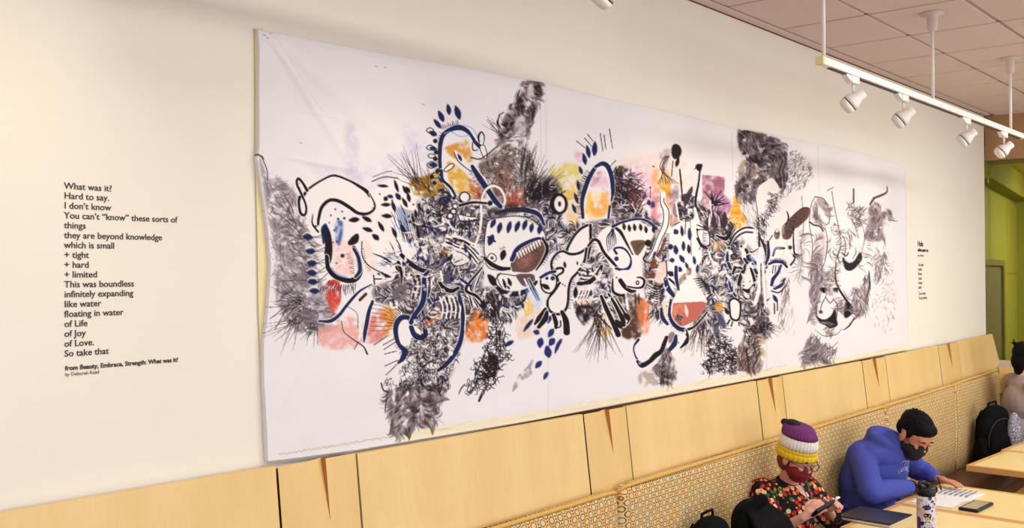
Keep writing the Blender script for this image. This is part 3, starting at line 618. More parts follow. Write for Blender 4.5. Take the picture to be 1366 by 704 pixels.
# ---- ink scribble hanging below
scrib([(656,428),(676,430),(672,460),(682,472),(668,500),(650,518),(626,524),(618,520),(632,490),(646,465)], 240, 8, 1., INK, .95)
scrib([(650,470),(668,472),(660,500),(642,508)], 120, 7, 1.2, INK, .95)
for a in ((658,448,645,474),(674,445,672,465),(662,436,664,456),(668,440,668,470),(648,515,638,535),(612,525,620,512),(640,485,632,510)): ln([(a[0],a[1]),((a[0]+a[2])/2-1,(a[1]+a[3])/2),(a[2],a[3])], [1.2,1.5,1.2])
ln([(650,515),(639,535)], [1,2.4])
# blue petals
leaf(679,458,15,6,-28,NAVY); leaf(705,434,22,5,-52,NAVY)
for x, y, L, W, a in ((716,443,9,7,20),(733,426,12,6,-65),(735,444,14,8,-55),(721,457,14,9,-80),(736,456,13,9,-50),(731,469,17,10,80),(718,486,13,7,-48),(727,501,12,5,-62),(744,462,22,5,-68),(748,456,10,3,-68)): leaf(x, y, L, W, a, (.16,.18,.42))
wash([(683,522),(690,502),(702,490),(711,479),(708,492),(709,498),(698,508),(690,516)], (.60,.55,.57), .8, 1., 1.3)

# ---- eye disc and hand arch
dot(745,272,12.5,INK,14.5); dot(746,272,7.6,WHT,10.5); dot(746,272,2.2,INK,3.4)
fan(745,272,90,300,30,15,24,1.1)
fl([(779,286),(780,262),(786,240),(795,224),(806,224),(813,236),(815,258),(812,286),(800,292),(785,292)], WHT)
wash([(782,284),(785,262),(792,240),(800,228),(808,232),(813,250),(812,275),(806,288)], (.88,.74,.82), .8, 2); wash([(782,288),(784,260),(796,256),(812,258),(812,282),(800,290)], (.95,.78,.35), .9, 3); wash([(790,268),(812,256),(810,284),(792,286)], (.93,.56,.32), .5, 3); wash([(790,252),(802,250),(802,266),(792,270)], (.96,.93,.90), .8, 3)
wash([(788,240),(800,228),(802,236),(790,250)], (.72,.45,.62), .6, 2)
ln([(778,290),(777,270),(781,252),(787,236),(795,222)], [4,5,6,6,5], NAVY); ln([(795,222),(804,218),(811,222),(816,235),(818,255),(816,268)], [4,6,6.5,6,5,2], NAVY); ln([(814,275),(812,290)],3,NAVY)
for x, y, L, W, a in ((780,212,16,6,78),(785,202,18,6,80),(794,198,20,7.5,95),(775,227,12,5,70),(772,247,14,5,80),(769,264,15,5,70),(766,278,14,5,68)): leaf(x, y, L, W, a, NAVY)
for a in ((770,188,781,197),(781,184,790,195),(785,179,792,188),(802,178,805,202),(807,180,809,199),(814,172,818,198),(822,214,814,222),(823,222,817,232)): ln([(a[0],a[1]),(a[2],a[3])], [1.2,.8])
fur([(770,260),(775,240),(784,225)], 2.4, 8, 1, 0, .8)
# ---- white bird / boot figure
fl([(757,336),(764,318),(774,306),(785,300),(789,302),(789,320),(786,332),(774,338)], WHT, 1, True, INK, 3.4)
fl([(737,362),(736,350),(744,338),(752,335),(764,338),(774,336),(782,331),(778,350),(770,364),(762,372),(756,392),(752,420)], WHT)
fl([(746,380),(752,370),(764,366),(762,382),(758,400),(756,412),(748,418),(738,417),(731,408),(732,398),(740,388)], WHT)
ln([(738,362),(736,350),(742,339),(751,335),(762,339),(774,337),(783,331)], [3.4,3,3,3,3.4,3.4,3]); ln([(783,331),(780,348),(772,362),(763,372),(759,385),(758,400),(755,412),(746,419),(736,416),(731,408),(732,398),(740,388),(747,377)], 3.4)
ln([(738,364),(744,358),(751,358),(751,363),(744,368),(745,374)], [3.4,3.4,3.4,3,2.4,3.2]); leaf(754,353,9,4,80,INK); dot(751,379,.9); dot(754,381,.9)
ln([(788,300),(788,325),(785,345)], [3.6,3.6,2.4]); fl([(722,372),(730,365),(742,368),(742,382),(734,391),(724,386)], WHT, 1, True, INK, 2); leaf(728,382,14,6,30,INK); dot(738,371,3,NAVY); dot(730,371,2,NAVY); ln([(722,370),(732,364),(741,362)],4,NAVY)
ln([(706,372),(714,388),(720,400)],[2,4,2],NAVY); ln([(708,384),(718,402)],[1,2],NAVY); ln([(700,372),(712,396),(726,412)],2.4,WHT); wash([(700,380),(712,380),(724,405),(712,410)], (.70,.80,.95), .5, 2)
for p, w in (([(728,412),(720,424),(714,432)],[4,7,3]),([(730,416),(727,426),(719,436)],[4,7.5,5]),([(739,420),(742,430),(742,437)],[5,6,4]),([(750,416),(755,428),(756,443)],[5,8,8.5])): ln(p, w)
ln([(744,437),(748,435),(748,428)], 1.8, INK)
# right of boot: ribbed arms
for k in range(8): ln([(776-k,350+k*3),(790-k,356+k*2.4),(803,362+k)], [1.2,2,1], INK if k % 2 else WHT)
ln([(772,378),(782,378),(792,372),(800,362),(803,355)], [5,7,6,6,4]); fl([(766,384),(790,380),(790,400),(784,410),(770,405),(764,396)], WHT, .9); leaf(768,390,16,6,95,INK)
for k in range(4): ln([(776+k*4,388),(772+k*4,398)], [1.6,1]); 
wash([(772,400),(790,398),(788,410),(776,412)], (.92,.76,.70), .8, 2); wash([(768,410),(790,408),(782,430),(776,432)], (.15,.11,.12), .9, 2); hatch([(765,405),(795,405),(785,432),(770,428)], 80, 9, 80, 30, .9, INK, .8)
for k in range(5): ln([(796+k*4,419+k*4),(799+k*4,423+k*4)], 1.5)
# stripes of long fingers
for p, w in (([(802,395),(808,410),(818,432),(824,446)],[4,6,6.5,7.5]),([(812,392),(822,408),(830,425),(831,432)],[3,5,6.5,8]),([(822,398),(830,412),(838,426),(836,432)],[2,3,2.5,1.6])): ln(p, [q+2.4 for q in w], WHT); ln(p, w)
leaf(836,422,14,7,52,INK); leaf(825,432,15,8,55,INK)
# ---- zebra cheek and smiling snake
fl([(795,318),(806,305),(822,300),(832,302),(842,322),(848,340),(842,360),(846,385),(836,388),(826,372),(812,350),(800,332),(790,325)], WHT)
ln([(785,328),(792,320),(799,322),(806,336),(818,350),(828,362)], [3,4,4,4,4,3]); ln([(821,303),(830,310),(838,324),(845,338)], [3,6.5,6,4], INK)
for k in range(6): ln([(818+rngp.uniform(-2,2),305),(810+k*2.4,318),(812+k*2,336-k*2)], [1.6,1.2,.6], NAVY if k % 2 else INK)
ln([(823,338),(820,332),(828,330),(836,334),(842,345),(840,356),(832,360),(822,358)], [3.4,2.6,3,2.6,2,4,4.4,3], NAVY); dot(823,345,3,NAVY)
fl([(822,364),(832,360),(846,362),(858,372),(860,380),(852,384),(848,392),(836,392),(822,388),(818,375)], WHT)
ln([(818,372),(818,388),(828,394),(838,392)], [2,3.6,3.6,3]); ln([(828,374),(834,382),(842,388),(848,388)], [6,6,5,3], INK); ln([(838,382),(850,384),(858,382),(860,374),(855,370),(850,370)], [2,2.4,3.4,3.4,2.6,1.4]); dot(851,377,2.4,INK,3); dot(851,377,1.2,WHT,1.6); dot(823,370,1.1)
for x in (834,838,848,853): ln([(x,392),(x,405)], 1.2)
ln([(836,392),(838,412)], 3.4, WHT); ln([(832,392),(834,404)],1)
fl([(824,302),(836,296),(850,294),(866,302),(872,312),(866,324),(856,345),(846,340),(838,324),(830,308)], WHT); ln([(818,302),(832,296),(852,292),(866,296),(876,305)], [4,3,3,3,4], NAVY)
for x, y in ((833,302),(840,304),(847,303),(855,303),(862,306),(872,306)): leaf(x, y, 10, 4.6, 82, INK)
fl([(842,322),(856,320),(862,324),(854,338),(849,340),(844,330)], (.42,.32,.27)); hatch([(842,322),(860,322),(852,338)], 20, 6, 60, 60, .6, INK, .6)
dot(865,324,4.4,INK); ln([(866,326),(870,334),(865,338),(859,344),(862,349),(868,348)], [1.6,2,1.6,2.2,2.4,1.4])
for p in ([(884,258),(884,270),(889,282),(888,300),(880,318),(874,334),(866,346)],): ln(p, [6,6,8.5,8.5,8,7,4], INK); ln(p, [3.6,3.6,6,6,5.6,5,2.4], WHT)
fl([(882,256),(887,256),(888,263),(882,263)], WHT)
ln([(888,318),(882,334),(876,346)],[3,4,2],(.40,.25,.2)); wash([(862,355),(876,345),(880,356),(872,372),(866,368)], (.42,.25,.19), .9, 1.5)
fl([(874,372),(880,352),(890,352),(888,372),(880,378)], (.93,.82,.78), .9); ln([(866,376),(878,382),(888,376),(890,360),(888,340)], [1,2,2,1.4,1])
for k in range(6): ln([(864,380+k*3.4),(876,386+k*3.2),(884,382+k*3)], [1,1.5,.8]); ln([(864,382+k*3.4),(876,388+k*3.2),(884,384+k*3)], [1,1.5,.8], WHT)
hatch([(866,395),(886,385),(884,430),(866,425)], 70, 14, 110, 25, 1.1, INK, .85)
# ---- spotted neck
fl([(893,312),(905,298),(925,296),(938,302),(938,330),(934,350),(925,362),(912,372),(900,372),(893,350)], WHT)
for x, y, L, W, a in ((902,309,8,7,60),(910,308,15,4.5,85),(920,312,17,5.5,88),(895,329,8,7.5,80),(902,333,13,6.5,82),(912,328,14,5,88),(919,332,13,5,85),(897,347,7,6.5,0),(910,345,12,6,60),(926,347,12,4.5,82),(916,354,10,4,70),(906,359,9,7,30),(895,365,10,7,30),(930,358,12,4,95),(914,396,9,4,60),(921,393,9,3.4,70)): leaf(x, y, L, W, a, NAVY if (x+y) % 3 else (.12,.12,.25))
ln([(915,290),(914,312)],1.2); ln([(921,292),(922,340)],.8,(.4,.2,.2)); ln([(900,300),(907,296)],1.4); wash([(917,358),(922,358),(921,366),(916,366)], (.5,.28,.22), .8, 1); wash([(905,372),(914,364),(914,372),(905,380)], (.55,.42,.30), .9, 1.)
ln([(930,306),(936,314),(944,324)], [3,4,3]); ln([(930,300),(945,306)],1.6)
# bird head with red inside
fl([(896,404),(900,392),(906,380),(915,372),(928,372),(938,390),(944,402),(940,412),(932,424),(920,434),(905,438),(896,430)], WHT)
fl([(898,404),(938,402),(944,404),(938,416),(928,428),(912,435),(902,434),(896,422)], (.72,.38,.33), .95, False); wash([(898,410),(912,406),(910,430),(900,430)], (.88,.55,.42), .7, 2); leaf(916,414,18,5,80,(.88,.80,.78)); dot(906,424,4.4,(.45,.38,.4)); hatch([(900,418),(912,418),(910,432),(902,432)], 20, 5, 60, 60, .8, INK, .8)
ln([(888,372),(891,384),(898,394)], [5,7,5], NAVY); ln([(893,372),(902,380)],3,INK); ln([(895,400),(893,418),(897,430),(906,438),(916,440)], [3,4,5,6,5], NAVY); ln([(916,440),(926,436),(936,426),(944,416)], [4,3,2.4,2], INK)
ln([(883,412),(884,424),(890,432)], [5,6,4], NAVY); fl([(884,404),(890,404),(890,420),(886,422)], (.92,.82,.70)); ln([(902,356),(902,370),(905,386)],[4,5,3],NAVY)
for k in range(5): ln([(925+k*2,372+k*3),(936+k*2,372+k*2.5),(940+k*2,382+k*3)], [1,1.6,.8], INK)
ln([(916,440),(918,448),(916,456),(908,464)], [2,3,6,2], INK); dot(905,457,1.2); dot(917,446,2)
# lower loop
ln([(851,453),(845,462),(846,472),(850,480)], [4,2,2,2.4], NAVY); ln([(850,482),(856,487),(866,482),(874,474),(882,468),(886,458),(889,450)], [4,7,6,7.5,6,6,5], INK); ln([(892,468),(900,458),(902,448)], [5,7.5,4], NAVY); dot(853,484,2.2,(.5,.55,.75))
wash([(892,444),(900,444),(896,456),(892,456)], (.5,.42,.44), .9, 1)
T = [(884,470),(890,464),(895,472),(900,484),(905,500),(900,508),(893,514),(884,510),(876,500),(876,488)]
wash(T, (.50,.42,.40), .9, 1.4, 1.4); wash([(852,500),(866,492),(878,490),(878,512),(866,516),(854,512)], (.66,.58,.56), .7, 2, 1.6); brushy(T, 120, 9, 2., 88)
hatch(T, 70, 8, 85, 40, .8, INK, .7); hatch([(882,495),(892,495),(892,514),(882,512)], 30, 8, 85, 30, 1, INK, .9)
# ---- birds at the top
fl([(896,196),(900,192),(906,194),(909,202),(906,210),(900,212),(896,206)], (.16,.13,.14)); wash([(880,204),(892,198),(896,206),(884,214)], (.62,.58,.60), .6, 2); leaf(904,216,14,5,105,INK)
for k in range(9): ln([(893-k*.8,208),(886-k*.6+rngp.uniform(-2,2),225),(878+k*3.4,245)], .8, (.25,.2,.22), .8)
ln([(898,215),(896,235)],1.2); ln([(907,226),(909,245),(911,268)], [2.,2.4,1.4], (.10,.10,.18))
fl([(912,266),(918,255),(924,248),(924,256),(918,270),(914,276)], (.22,.2,.25), .95); fl([(928,224),(930,219),(937,219),(936,225),(934,229)], INK); ln([(934,226),(932,245),(929,260),(928,272),(931,281)], [2,2.6,3,3,4], (.10,.10,.18)); ln([(926,226),(929,223)],.8)
ln([(902,270),(906,292)],2,WHT); ln([(927,278),(932,296)],3.6,WHT); wash([(872,268),(874,276),(866,276)], (.2,.2,.4),.9,1)
leaf(860,262,9,4,-60,(.2,.2,.4)); leaf(866,270,8,5,80,(.15,.15,.35)); ln([(868,250),(868,264)],.8); dot(868,250,1.2); dot(872,222,1.2)
# hand shrub in magenta
fan(952,272,225,370,9,0,22,2.2,INK,.95); ln([(950,275),(945,290),(944,305)], [2.4,2,2]); ln([(947,268),(949,290)],1.6,WHT); leaf(966,294,24,8,95,(.24,.17,.2)); leaf(952,294,22,6,85,(.25,.18,.22)); leaf(946,294,20,3,95,WHT)
# ---- tangle right of centre
for k in range(3): ln([(972,330-k*1),(980,318-k*3),(992,310-k*3),(1003,310-k*3)], 2.4, (NAVY, WHT, INK)[k])
ln([(955,314),(968,318),(975,308)],[2,6,2]); fan(972,316,235,320,9,0,22,1.6)
ln([(930,318),(936,328),(945,332)], [3,3.4,3]); fl([(930,308),(944,308),(946,326),(936,326)], WHT, .95, True, INK, 1.4); fur([(934,327),(944,332)],2.4,6,1,0,1)
ln([(945,332),(948,345),(956,355),(950,365)], 2.4, WHT); ln([(972,330),(970,345),(975,360),(974,380),(982,395)], [3,4,4,3,3], NAVY)
ln([(988,328),(996,335),(997,348),(992,360),(987,372),(985,390)], [3,4,4,4,3.4,3]); fl([(989,332),(995,338),(994,346),(990,346)], WHT); ln([(993,345),(1002,358),(1008,374)], [3,4,3])
dot(979,342,4.6,INK); dot(979,342,2.4,(.4,.35,.38)); dot(985,350,7,(.38,.32,.34)); ln([(978,365),(982,356),(990,358)], [3,5,3]); ln([(962,366),(968,360),(974,362)], [2.4,4,2], NAVY)
fl([(988,378),(992,366),(998,354),(1004,366),(1006,380),(996,386),(990,386)], WHT, .95, True, INK, 1.6); dot(996,371,1.2); dot(993,381,1.1); ln([(992,386),(1000,388),(1007,380)], [3,6,4])
fl([(1001,345),(1006,340),(1014,342),(1018,348),(1014,352),(1006,352)], WHT); ln([(1003,344),(1010,352),(1020,352),(1024,340)], [3,4,4.4,3.4], NAVY); wash([(1002,340),(1012,338),(1012,346),(1004,348)], (.75,.85,.95), .8, 1.5); wash([(950,325),(962,322),(966,332),(956,338)], (.92,.72,.5), .7, 2)
for k in range(8): ln([(1013+k*1.4,318+k*3),(1023,330+k*4)], 1.5)
ln([(1008,262),(1011,290),(1012,328)],[1,1,3],(.3,.22,.25)); hatch([(1008,290),(1020,285),(1025,300),(1012,330)], 60, 9, 70, 40, 1., INK, .8); fur([(1006,305),(1014,295),(1026,292)], 2.4, 6, -1, 0, 1.1)
fl([(974,402),(980,398),(988,404),(988,420),(984,427),(976,424),(974,412)], WHT, 1, True, INK, 2.6); leaf(970,415,10,5,60,INK); ln([(974,427),(971,432)],2.4); ln([(978,429),(976,435)],1.8); ln([(986,430),(987,434)],1.6); wash([(955,402),(965,404),(962,416),(956,414)], (.85,.62,.25), .9, 1); leaf(963,428,22,8,65,(.3,.3,.42)); leaf(957,442,16,6,85,(.36,.36,.48))
# fox mask
fl([(1024,334),(1032,305),(1042,292),(1056,300),(1060,320),(1060,345),(1050,352),(1030,352)], WHT)
fl([(1045,318),(1043,306),(1052,295),(1060,286),(1072,277),(1080,278),(1078,290),(1068,300),(1060,306),(1054,318)], (.38,.27,.26)); hatch([(1046,312),(1060,288),(1078,280),(1066,302),(1054,316)], 30, 6, 60, 60, .7, INK, .8); ln([(1045,318),(1043,304),(1052,294),(1062,284),(1072,277),(1080,278)], 1.3, INK)
dot(1036,312,4,INK,7); dot(1036,308,1.8,WHT,2.4); ln([(1050,282),(1052,290),(1048,300)], [1.4,2.4,1]); ln([(1030,314),(1026,320)],1.4); ln([(1024,322),(1025,340),(1022,352)], [3,4.4,3], NAVY)
ln([(1031,341),(1034,332),(1040,331),(1046,331)], [2.4,3,4,3], NAVY); dot(1054,330,2.6,INK); ln([(1058,300),(1059,330),(1060,345),(1055,353)], [1.2,2.4,2.2,2.6]); leaf(1062,341,10,6,0,INK)
ln([(1026,352),(1034,349),(1044,350),(1050,356)], [3,4,4,3], NAVY); fur([(1028,348),(1040,346),(1050,352)], 1.6, 2, -1, 0, 1.2, NAVY)
for k in range(4): ln([(1032+k*3.4,354),(1031+k*3.4,364)], 1.2)
ln([(1030,380),(1032,372),(1038,364),(1042,354)], [4,5,4,3], NAVY); ln([(1034,384),(1042,380),(1047,372)], [5,6,3], NAVY); ln([(1030,388),(1040,390),(1048,382)], 1.8, NAVY); ln([(1032,384),(1044,376)], 1.2, WHT)
ln([(1012,350),(1014,380),(1008,405)],5,WHT); ln([(1018,352),(1020,380),(1022,405)],3.4,WHT); ln([(1004,352),(1010,364)],4,NAVY); ln([(1015,355),(1017,400)],.9); leaf(1035,398,12,5,60,NAVY); ln([(1034,405),(1034,418)],2); ln([(1038,400),(1038,414)],1.6)
hatch([(1044,372),(1054,372),(1052,400),(1044,440),(1040,430)], 46, 13, 100, 12, .9, (.33,.25,.25), .8); hatch([(1044,400),(1058,400),(1060,445),(1050,445)], 16, 14, 100, 15, .7, (.45,.35,.36), .6)
# foot on the right and scribbled bush
scrib([(944,450),(968,448),(985,470),(984,495),(936,498),(944,475)], 300, 6, .95, INK, .95)
hatch([(995,435),(1020,432),(1022,452),(1005,462),(992,455)], 190, 6, 60, 90, 1.1, INK, .85)
wash([(985,492),(983,470),(990,455),(1004,448),(1018,446),(1020,470),(1014,496),(996,498)], (.56,.47,.45), .8, 2, 1.4); wash([(1010,450),(1020,448),(1020,480),(1012,480)], (.88,.78,.62), .6, 3)
brushy([(985,492),(984,470),(1004,449),(1018,448),(1018,470),(1012,496)], 150, 11, 1.8, 100, ((.16,.10,.11), (.42,.32,.32), (.80,.72,.66)))
hatch([(985,490),(986,465),(1005,450),(1014,455),(1012,495)], 100, 12, 100, 25, .8, (.2,.13,.14), .75); ln([(996,465),(998,480),(999,497)],[1.4,1.8,1]); ln([(1006,462),(1010,478),(1004,490)],1.4)
# ---- pale pencil figures, far right
PG = (.30,.24,.26)
for p, w in (([(1088,262),(1082,275),(1080,300),(1084,325),(1083,355)],1.),([(1088,262),(1100,266),(1107,282),(1106,296),(1102,300)],1.3),([(1090,272),(1091,288),(1096,300),(1100,306)],1.2),([(1110,255),(1114,280),(1118,300),(1122,325),(1116,345),(1114,372)],1.),([(1080,296),(1086,300),(1094,302),(1098,308)],2.4),([(1112,250),(1104,254)],1.),([(1070,262),(1072,300),(1068,330)],.8),([(1131,308),(1134,320),(1134,332)],1.2),([(1124,338),(1129,341),(1132,337)],2.),([(1068,320),(1070,345),(1066,372)],.8),([(1092,340),(1088,350),(1092,362),(1098,372)],2.2),([(1098,330),(1092,340)],1.2),([(1139,252),(1139,270)],2.2),([(1183,248),(1182,256),(1176,260),(1166,264)],[1,2,3,3]),([(1166,264),(1161,272)],3)): ln(p, w, PG, .9)
fl([(1090,264),(1098,264),(1106,280),(1106,292),(1100,284),(1092,272)], (.62,.55,.57), .8); hatch([(1082,280),(1090,270),(1096,300),(1086,300)], 26, 10, 85, 15, .7, PG, .8); hatch([(1108,298),(1118,298),(1120,312),(1110,312)], 20, 6, 60, 60, .7, PG, .8)
wash([(1088,312),(1100,312),(1100,350),(1092,352)], (.72,.64,.68), .6, 3); wash([(1064,315),(1072,312),(1072,372),(1066,370)], (.70,.66,.70), .6, 3)
scrib([(1132,272),(1150,278),(1152,300),(1142,305),(1132,290)], 60, 7, .7, PG, .8); wash([(1160,275),(1172,272),(1178,300),(1180,318),(1166,322),(1154,318),(1156,300)], (.55,.47,.50), .85, 2, 1.3); hatch([(1160,275),(1172,272),(1178,300),(1178,320),(1156,318)], 80, 11, 90, 25, .7, PG, .7)
wash([(1176,285),(1184,278),(1190,285),(1188,295),(1182,288),(1176,296)], (.45,.38,.40), .9, 1.5); fl([(1124,343),(1132,350),(1140,348),(1148,336),(1151,345),(1144,355),(1136,361),(1128,358)], INK, .95)
hatch([(1166,345),(1182,335),(1178,370),(1168,372)], 60, 6, 100, 50, .7, PG, .8); hatch([(1180,330),(1192,330),(1190,370),(1180,420)], 26, 6, 10, 30, .6, PG, .5)
wash([(1082,345),(1098,342),(1100,375),(1092,400),(1090,430),(1082,425)], (.60,.52,.56), .7, 3, 1.4); hatch([(1082,345),(1098,345),(1098,385),(1084,425)], 110, 11, 90, 25, .8, PG, .8)
hatch([(1100,362),(1114,355),(1114,385),(1102,388)], 50, 8, 20, 40, .9, PG, .8); fl([(1094,384),(1104,384),(1100,391)], INK)
ln([(1116,350),(1115,370),(1120,385),(1128,398),(1136,410),(1138,418)], [1.6,2.4,2.6,3,5,2]); fl([(1126,412),(1130,402),(1138,414),(1136,420),(1128,424)], INK); fl([(1113,384),(1119,384),(1118,389),(1113,388)], INK)
fl([(1090,420),(1094,424),(1102,426),(1110,420),(1115,410),(1117,425),(1118,434),(1108,438),(1102,434),(1094,430)], INK); dot(1096,416,2.4,PG); ln([(1102,396),(1108,404),(1112,400)],1.2,PG); ln([(1090,400),(1090,424)],1.4,PG)
hatch([(1136,382),(1152,392),(1160,402),(1150,425),(1140,425)], 90, 9, 100, 30, .8, PG, .8); wash([(1146,385),(1156,385),(1150,400)], (.75,.58,.52), .6, 2); ln([(1160,362),(1161,380),(1157,398)], [1.4,3,1.4], PG); ln([(1126,440),(1134,434),(1140,424)], [1,2,1.4]); hatch([(1152,370),(1162,365),(1160,400),(1152,405)], 40, 8, 100, 25, .9, PG, .85)
hatch([(1068,488),(1078,450),(1086,444),(1096,455),(1104,462),(1116,464),(1118,472),(1100,482),(1080,486)], 190, 8, 100, 40, 1, PG, .8); wash([(1072,482),(1080,450),(1094,458),(1100,476),(1084,485)], (.45,.38,.40), .7, 2.5, 1.4); hatch([(1082,460),(1092,465),(1086,484),(1080,482)], 40, 8, 100, 30, 1.3, INK, .8)
hatch([(1140,380),(1190,370),(1186,420),(1160,430)], 24, 5, 20, 50, .5, PG, .5); ln([(1088,448),(1096,460),(1108,464),(1118,456)], .7, PG)
wash([(1182,385),(1196,385),(1196,400),(1184,400)], (.92,.82,.83), .6, 3); wash([(1180,412),(1190,412),(1190,430),(1180,430)], (.94,.86,.86), .5, 3)
# folds and small marks on the bare cloth
for a in ((345,42,440,160),(370,52,430,150),(400,150,450,158)): ln([(a[0],a[1]),(a[2],a[3])], 1.0, (.78,.74,.76), .25)
for x, y in ((352,46),(356,50),(360,44),(500,88),(512,90),(563,139),(400,190)): ln([(x,y),(x+2.5,y+1)], .8, (.3,.25,.4), .7)

# ---- second pass: fringes and small marks over the figures
for P_, st_, L_, sd_, le_ in (([(648,300),(645,330),(650,345)],2.2,6,1,0),([(655,292),(690,289),(722,303)],2.4,4,-1,0),([(722,318),(731,332),(722,352)],1.8,5,-1,0),([(737,362),(735,350),(744,338)],2.4,5,1,0),([(763,372),(759,388),(756,412)],2.2,6,-1,0),([(789,302),(790,330)],2,6,-1,0),([(757,336),(764,318),(774,306)],2.2,7,-1,0),
        ([(818,302),(850,292),(876,305)],1.8,6,-1,0),([(846,388),(836,393),(822,390)],2.2,7,-1,0),([(896,404),(906,382),(915,372)],2.2,5,-1,0),([(944,404),(938,416),(924,432)],2,8,-1,0),([(893,418),(898,432),(912,440)],2.4,5,1,0),([(893,312),(893,350)],2,6,1,0),([(938,302),(936,340)],2,6,-1,0),
        ([(425,380),(445,384),(470,380)],2.6,10,1,0),([(499,272),(497,283),(485,287)],5,3,1,0),([(528,448),(534,464),(540,474)],2.6,6,1,0),([(548,424),(535,420),(526,432)],2.4,5,1,0),([(586,226),(585,200),(590,178)],2.2,5,-1,0),([(777,290),(776,262),(786,236)],2,7,-1,0),([(818,235),(820,262),(816,288)],1.6,9,-1,0),
        ([(732,258),(731,274),(736,286)],2,6,1,0),([(1025,322),(1024,345)],2,6,1,0),([(974,330),(972,350),(978,372)],2.2,5,1,0),([(997,340),(992,362),(986,388)],2,5,-1,0),([(404,262),(398,240)],6,3,-1,0)):
    fur(P_, st_, L_, sd_, le_, .9, INK if int(L_) % 2 else (.2,.18,.26), .85)
for (x, y, w_, h_, n_) in ((510,330,60,40,26),(545,290,60,60,40),(590,300,50,60,30),(640,380,60,40,24),(770,340,50,60,30),(860,330,30,80,24),(945,330,60,80,50),(545,370,60,60,30)):
    for k in range(n_):
        px_, py_ = x+rngp.rand()*w_, y+rngp.rand()*h_; r_ = rngp.uniform(1.2, 3.4); m_ = rngp.randint(4)
        if m_ == 0: dot(px_, py_, r_*.8, WHT); dot(px_, py_, r_*.35, INK)
        elif m_ == 1: leaf(px_, py_, r_*4, r_*1.5, rngp.uniform(0,180), WHT, .9)
        elif m_ == 2: leaf(px_, py_, r_*3.4, r_*1.3, rngp.uniform(40,110), NAVY)
        else: ln([(px_-r_*2,py_),(px_,py_+rngp.uniform(-4,4)),(px_+r_*2,py_+rngp.uniform(-3,3))], [.8,2.2,.8], WHT, .9)
# pencil modelling of the pale figures
PGs = ((.42,.36,.38),(.58,.52,.54),(.72,.67,.69),(.33,.27,.29))
for P_, n_, L_, b_ in (([(1082,270),(1090,264),(1096,300),(1084,300)],50,10,85),([(1098,266),(1106,278),(1106,294),(1098,286)],30,8,70),([(1086,308),(1100,312),(1100,350),(1090,360)],60,12,95),([(1108,300),(1120,300),(1124,330),(1112,372),(1106,350)],70,10,80),([(1066,312),(1074,312),(1072,374),(1064,372)],50,16,90),
        ([(1132,275),(1152,280),(1154,302),(1140,306)],50,8,60),([(1156,278),(1174,274),(1182,318),(1156,318)],120,12,95),([(1176,282),(1188,280),(1190,294),(1178,296)],30,7,60),([(1082,345),(1100,345),(1100,390),(1090,430),(1082,425)],160,14,92),([(1100,365),(1116,355),(1120,388),(1102,390)],80,8,30),
        ([(1136,384),(1160,370),(1160,400),(1148,426),(1138,424)],140,11,105),([(1120,392),(1134,404),(1128,424),(1116,410)],60,10,70),([(1100,428),(1118,432),(1114,446),(1102,442)],50,8,85),([(1068,488),(1080,450),(1096,458),(1118,466),(1112,480)],200,11,105),([(1140,330),(1160,322),(1156,360),(1144,366)],24,9,80),([(1128,296),(1140,310),(1130,330),(1120,320)],20,9,80),([(1168,330),(1184,336),(1180,372),(1166,372)],60,9,95)):
    flow(P_, n_, L_, 1.1, PGs, .7, b_, 2.)
for p, w_ in (([(1100,300),(1104,320),(1102,345),(1096,360)],1.2),([(1120,310),(1128,322),(1126,345),(1118,352)],1.),([(1122,330),(1118,342),(1122,352)],1.4),([(1150,300),(1154,318),(1150,336)],.9),([(1134,290),(1140,300),(1146,318)],.9),([(1104,392),(1098,404),(1094,418)],1.2),([(1112,398),(1118,408),(1117,424)],1.4),([(1126,388),(1132,398),(1142,402)],1.),([(1088,440),(1100,448),(1116,446),(1124,438)],.9),([(1150,410),(1144,422),(1134,432)],1.3),([(1138,345),(1142,338),(1142,330)],1.1)): ln(p, [w_*.6, w_*1.3, w_*.6], PG, .85)
for k in range(70):
    x, y = rngp.uniform(1164,1194), rngp.uniform(325,440); ln([(x,y),(x+rngp.uniform(-3,3),y+rngp.uniform(2,6))], .6, PG, .45)
wash([(1030,300),(1044,296),(1044,330),(1032,336)], (.97,.93,.86), .5, 3); hatch([(1044,322),(1056,322),(1056,348),(1046,350)], 8, 10, 95, 15, .6, (.8,.5,.45), .7)
buf = np.clip(buf, 0, 1)
def ip(x, xs, ys): return float(np.interp(x, xs, ys))
ZT = lambda x: ip(x, [0, 1.3, 1.9, 2.2, 3.5, 3.8, 5.1, 6.6, 8.1, 8.6, 9.6], [1.475, 1.47, 1.464, 1.456, 1.448, 1.447, 1.455, 1.458, 1.47, 1.474, 1.488])
# ---------------------------------------------------------------- shell
WY, XE = 2.6, 9.52
structure(MB().box(-3, WY, 0, XE, WY+.18, 3.43).build('wall_left', MT['wall']))
structure(MB().box(-4, .2, -.05, 16, 6, 0).build('floor', MT['floor'])); structure(MB().box(-4, -6, -.05, 16, .2, 0).build('floor_bounce', MT['floor2']))  # unseen near part made pale to bounce light onto the ceiling
ceil = empty('ceiling', (0, 0, 0)); structure(ceil)
MB().box(-4, -6, 3.5, 12, 2.8, 3.55).build('ceiling_slab', MT['rail'], ceil)
TX, TY, X0, Y0 = .644, .49, 5.37-.644*6, 2.54
tm = MB().box(.012, -TY+.012, 0, TX-.012, -.012, .02).build('ceiling_tile', MT['tile'], ceil, bevel=.004)
tm.location = (X0, Y0, 3.422); first = True
for i in range(13):
    for j in range(9):
        t = tm if first else dup(tm, ceil); first = False
        x = X0+TX*i; t.location = (x, Y0-TY*j, 3.424)
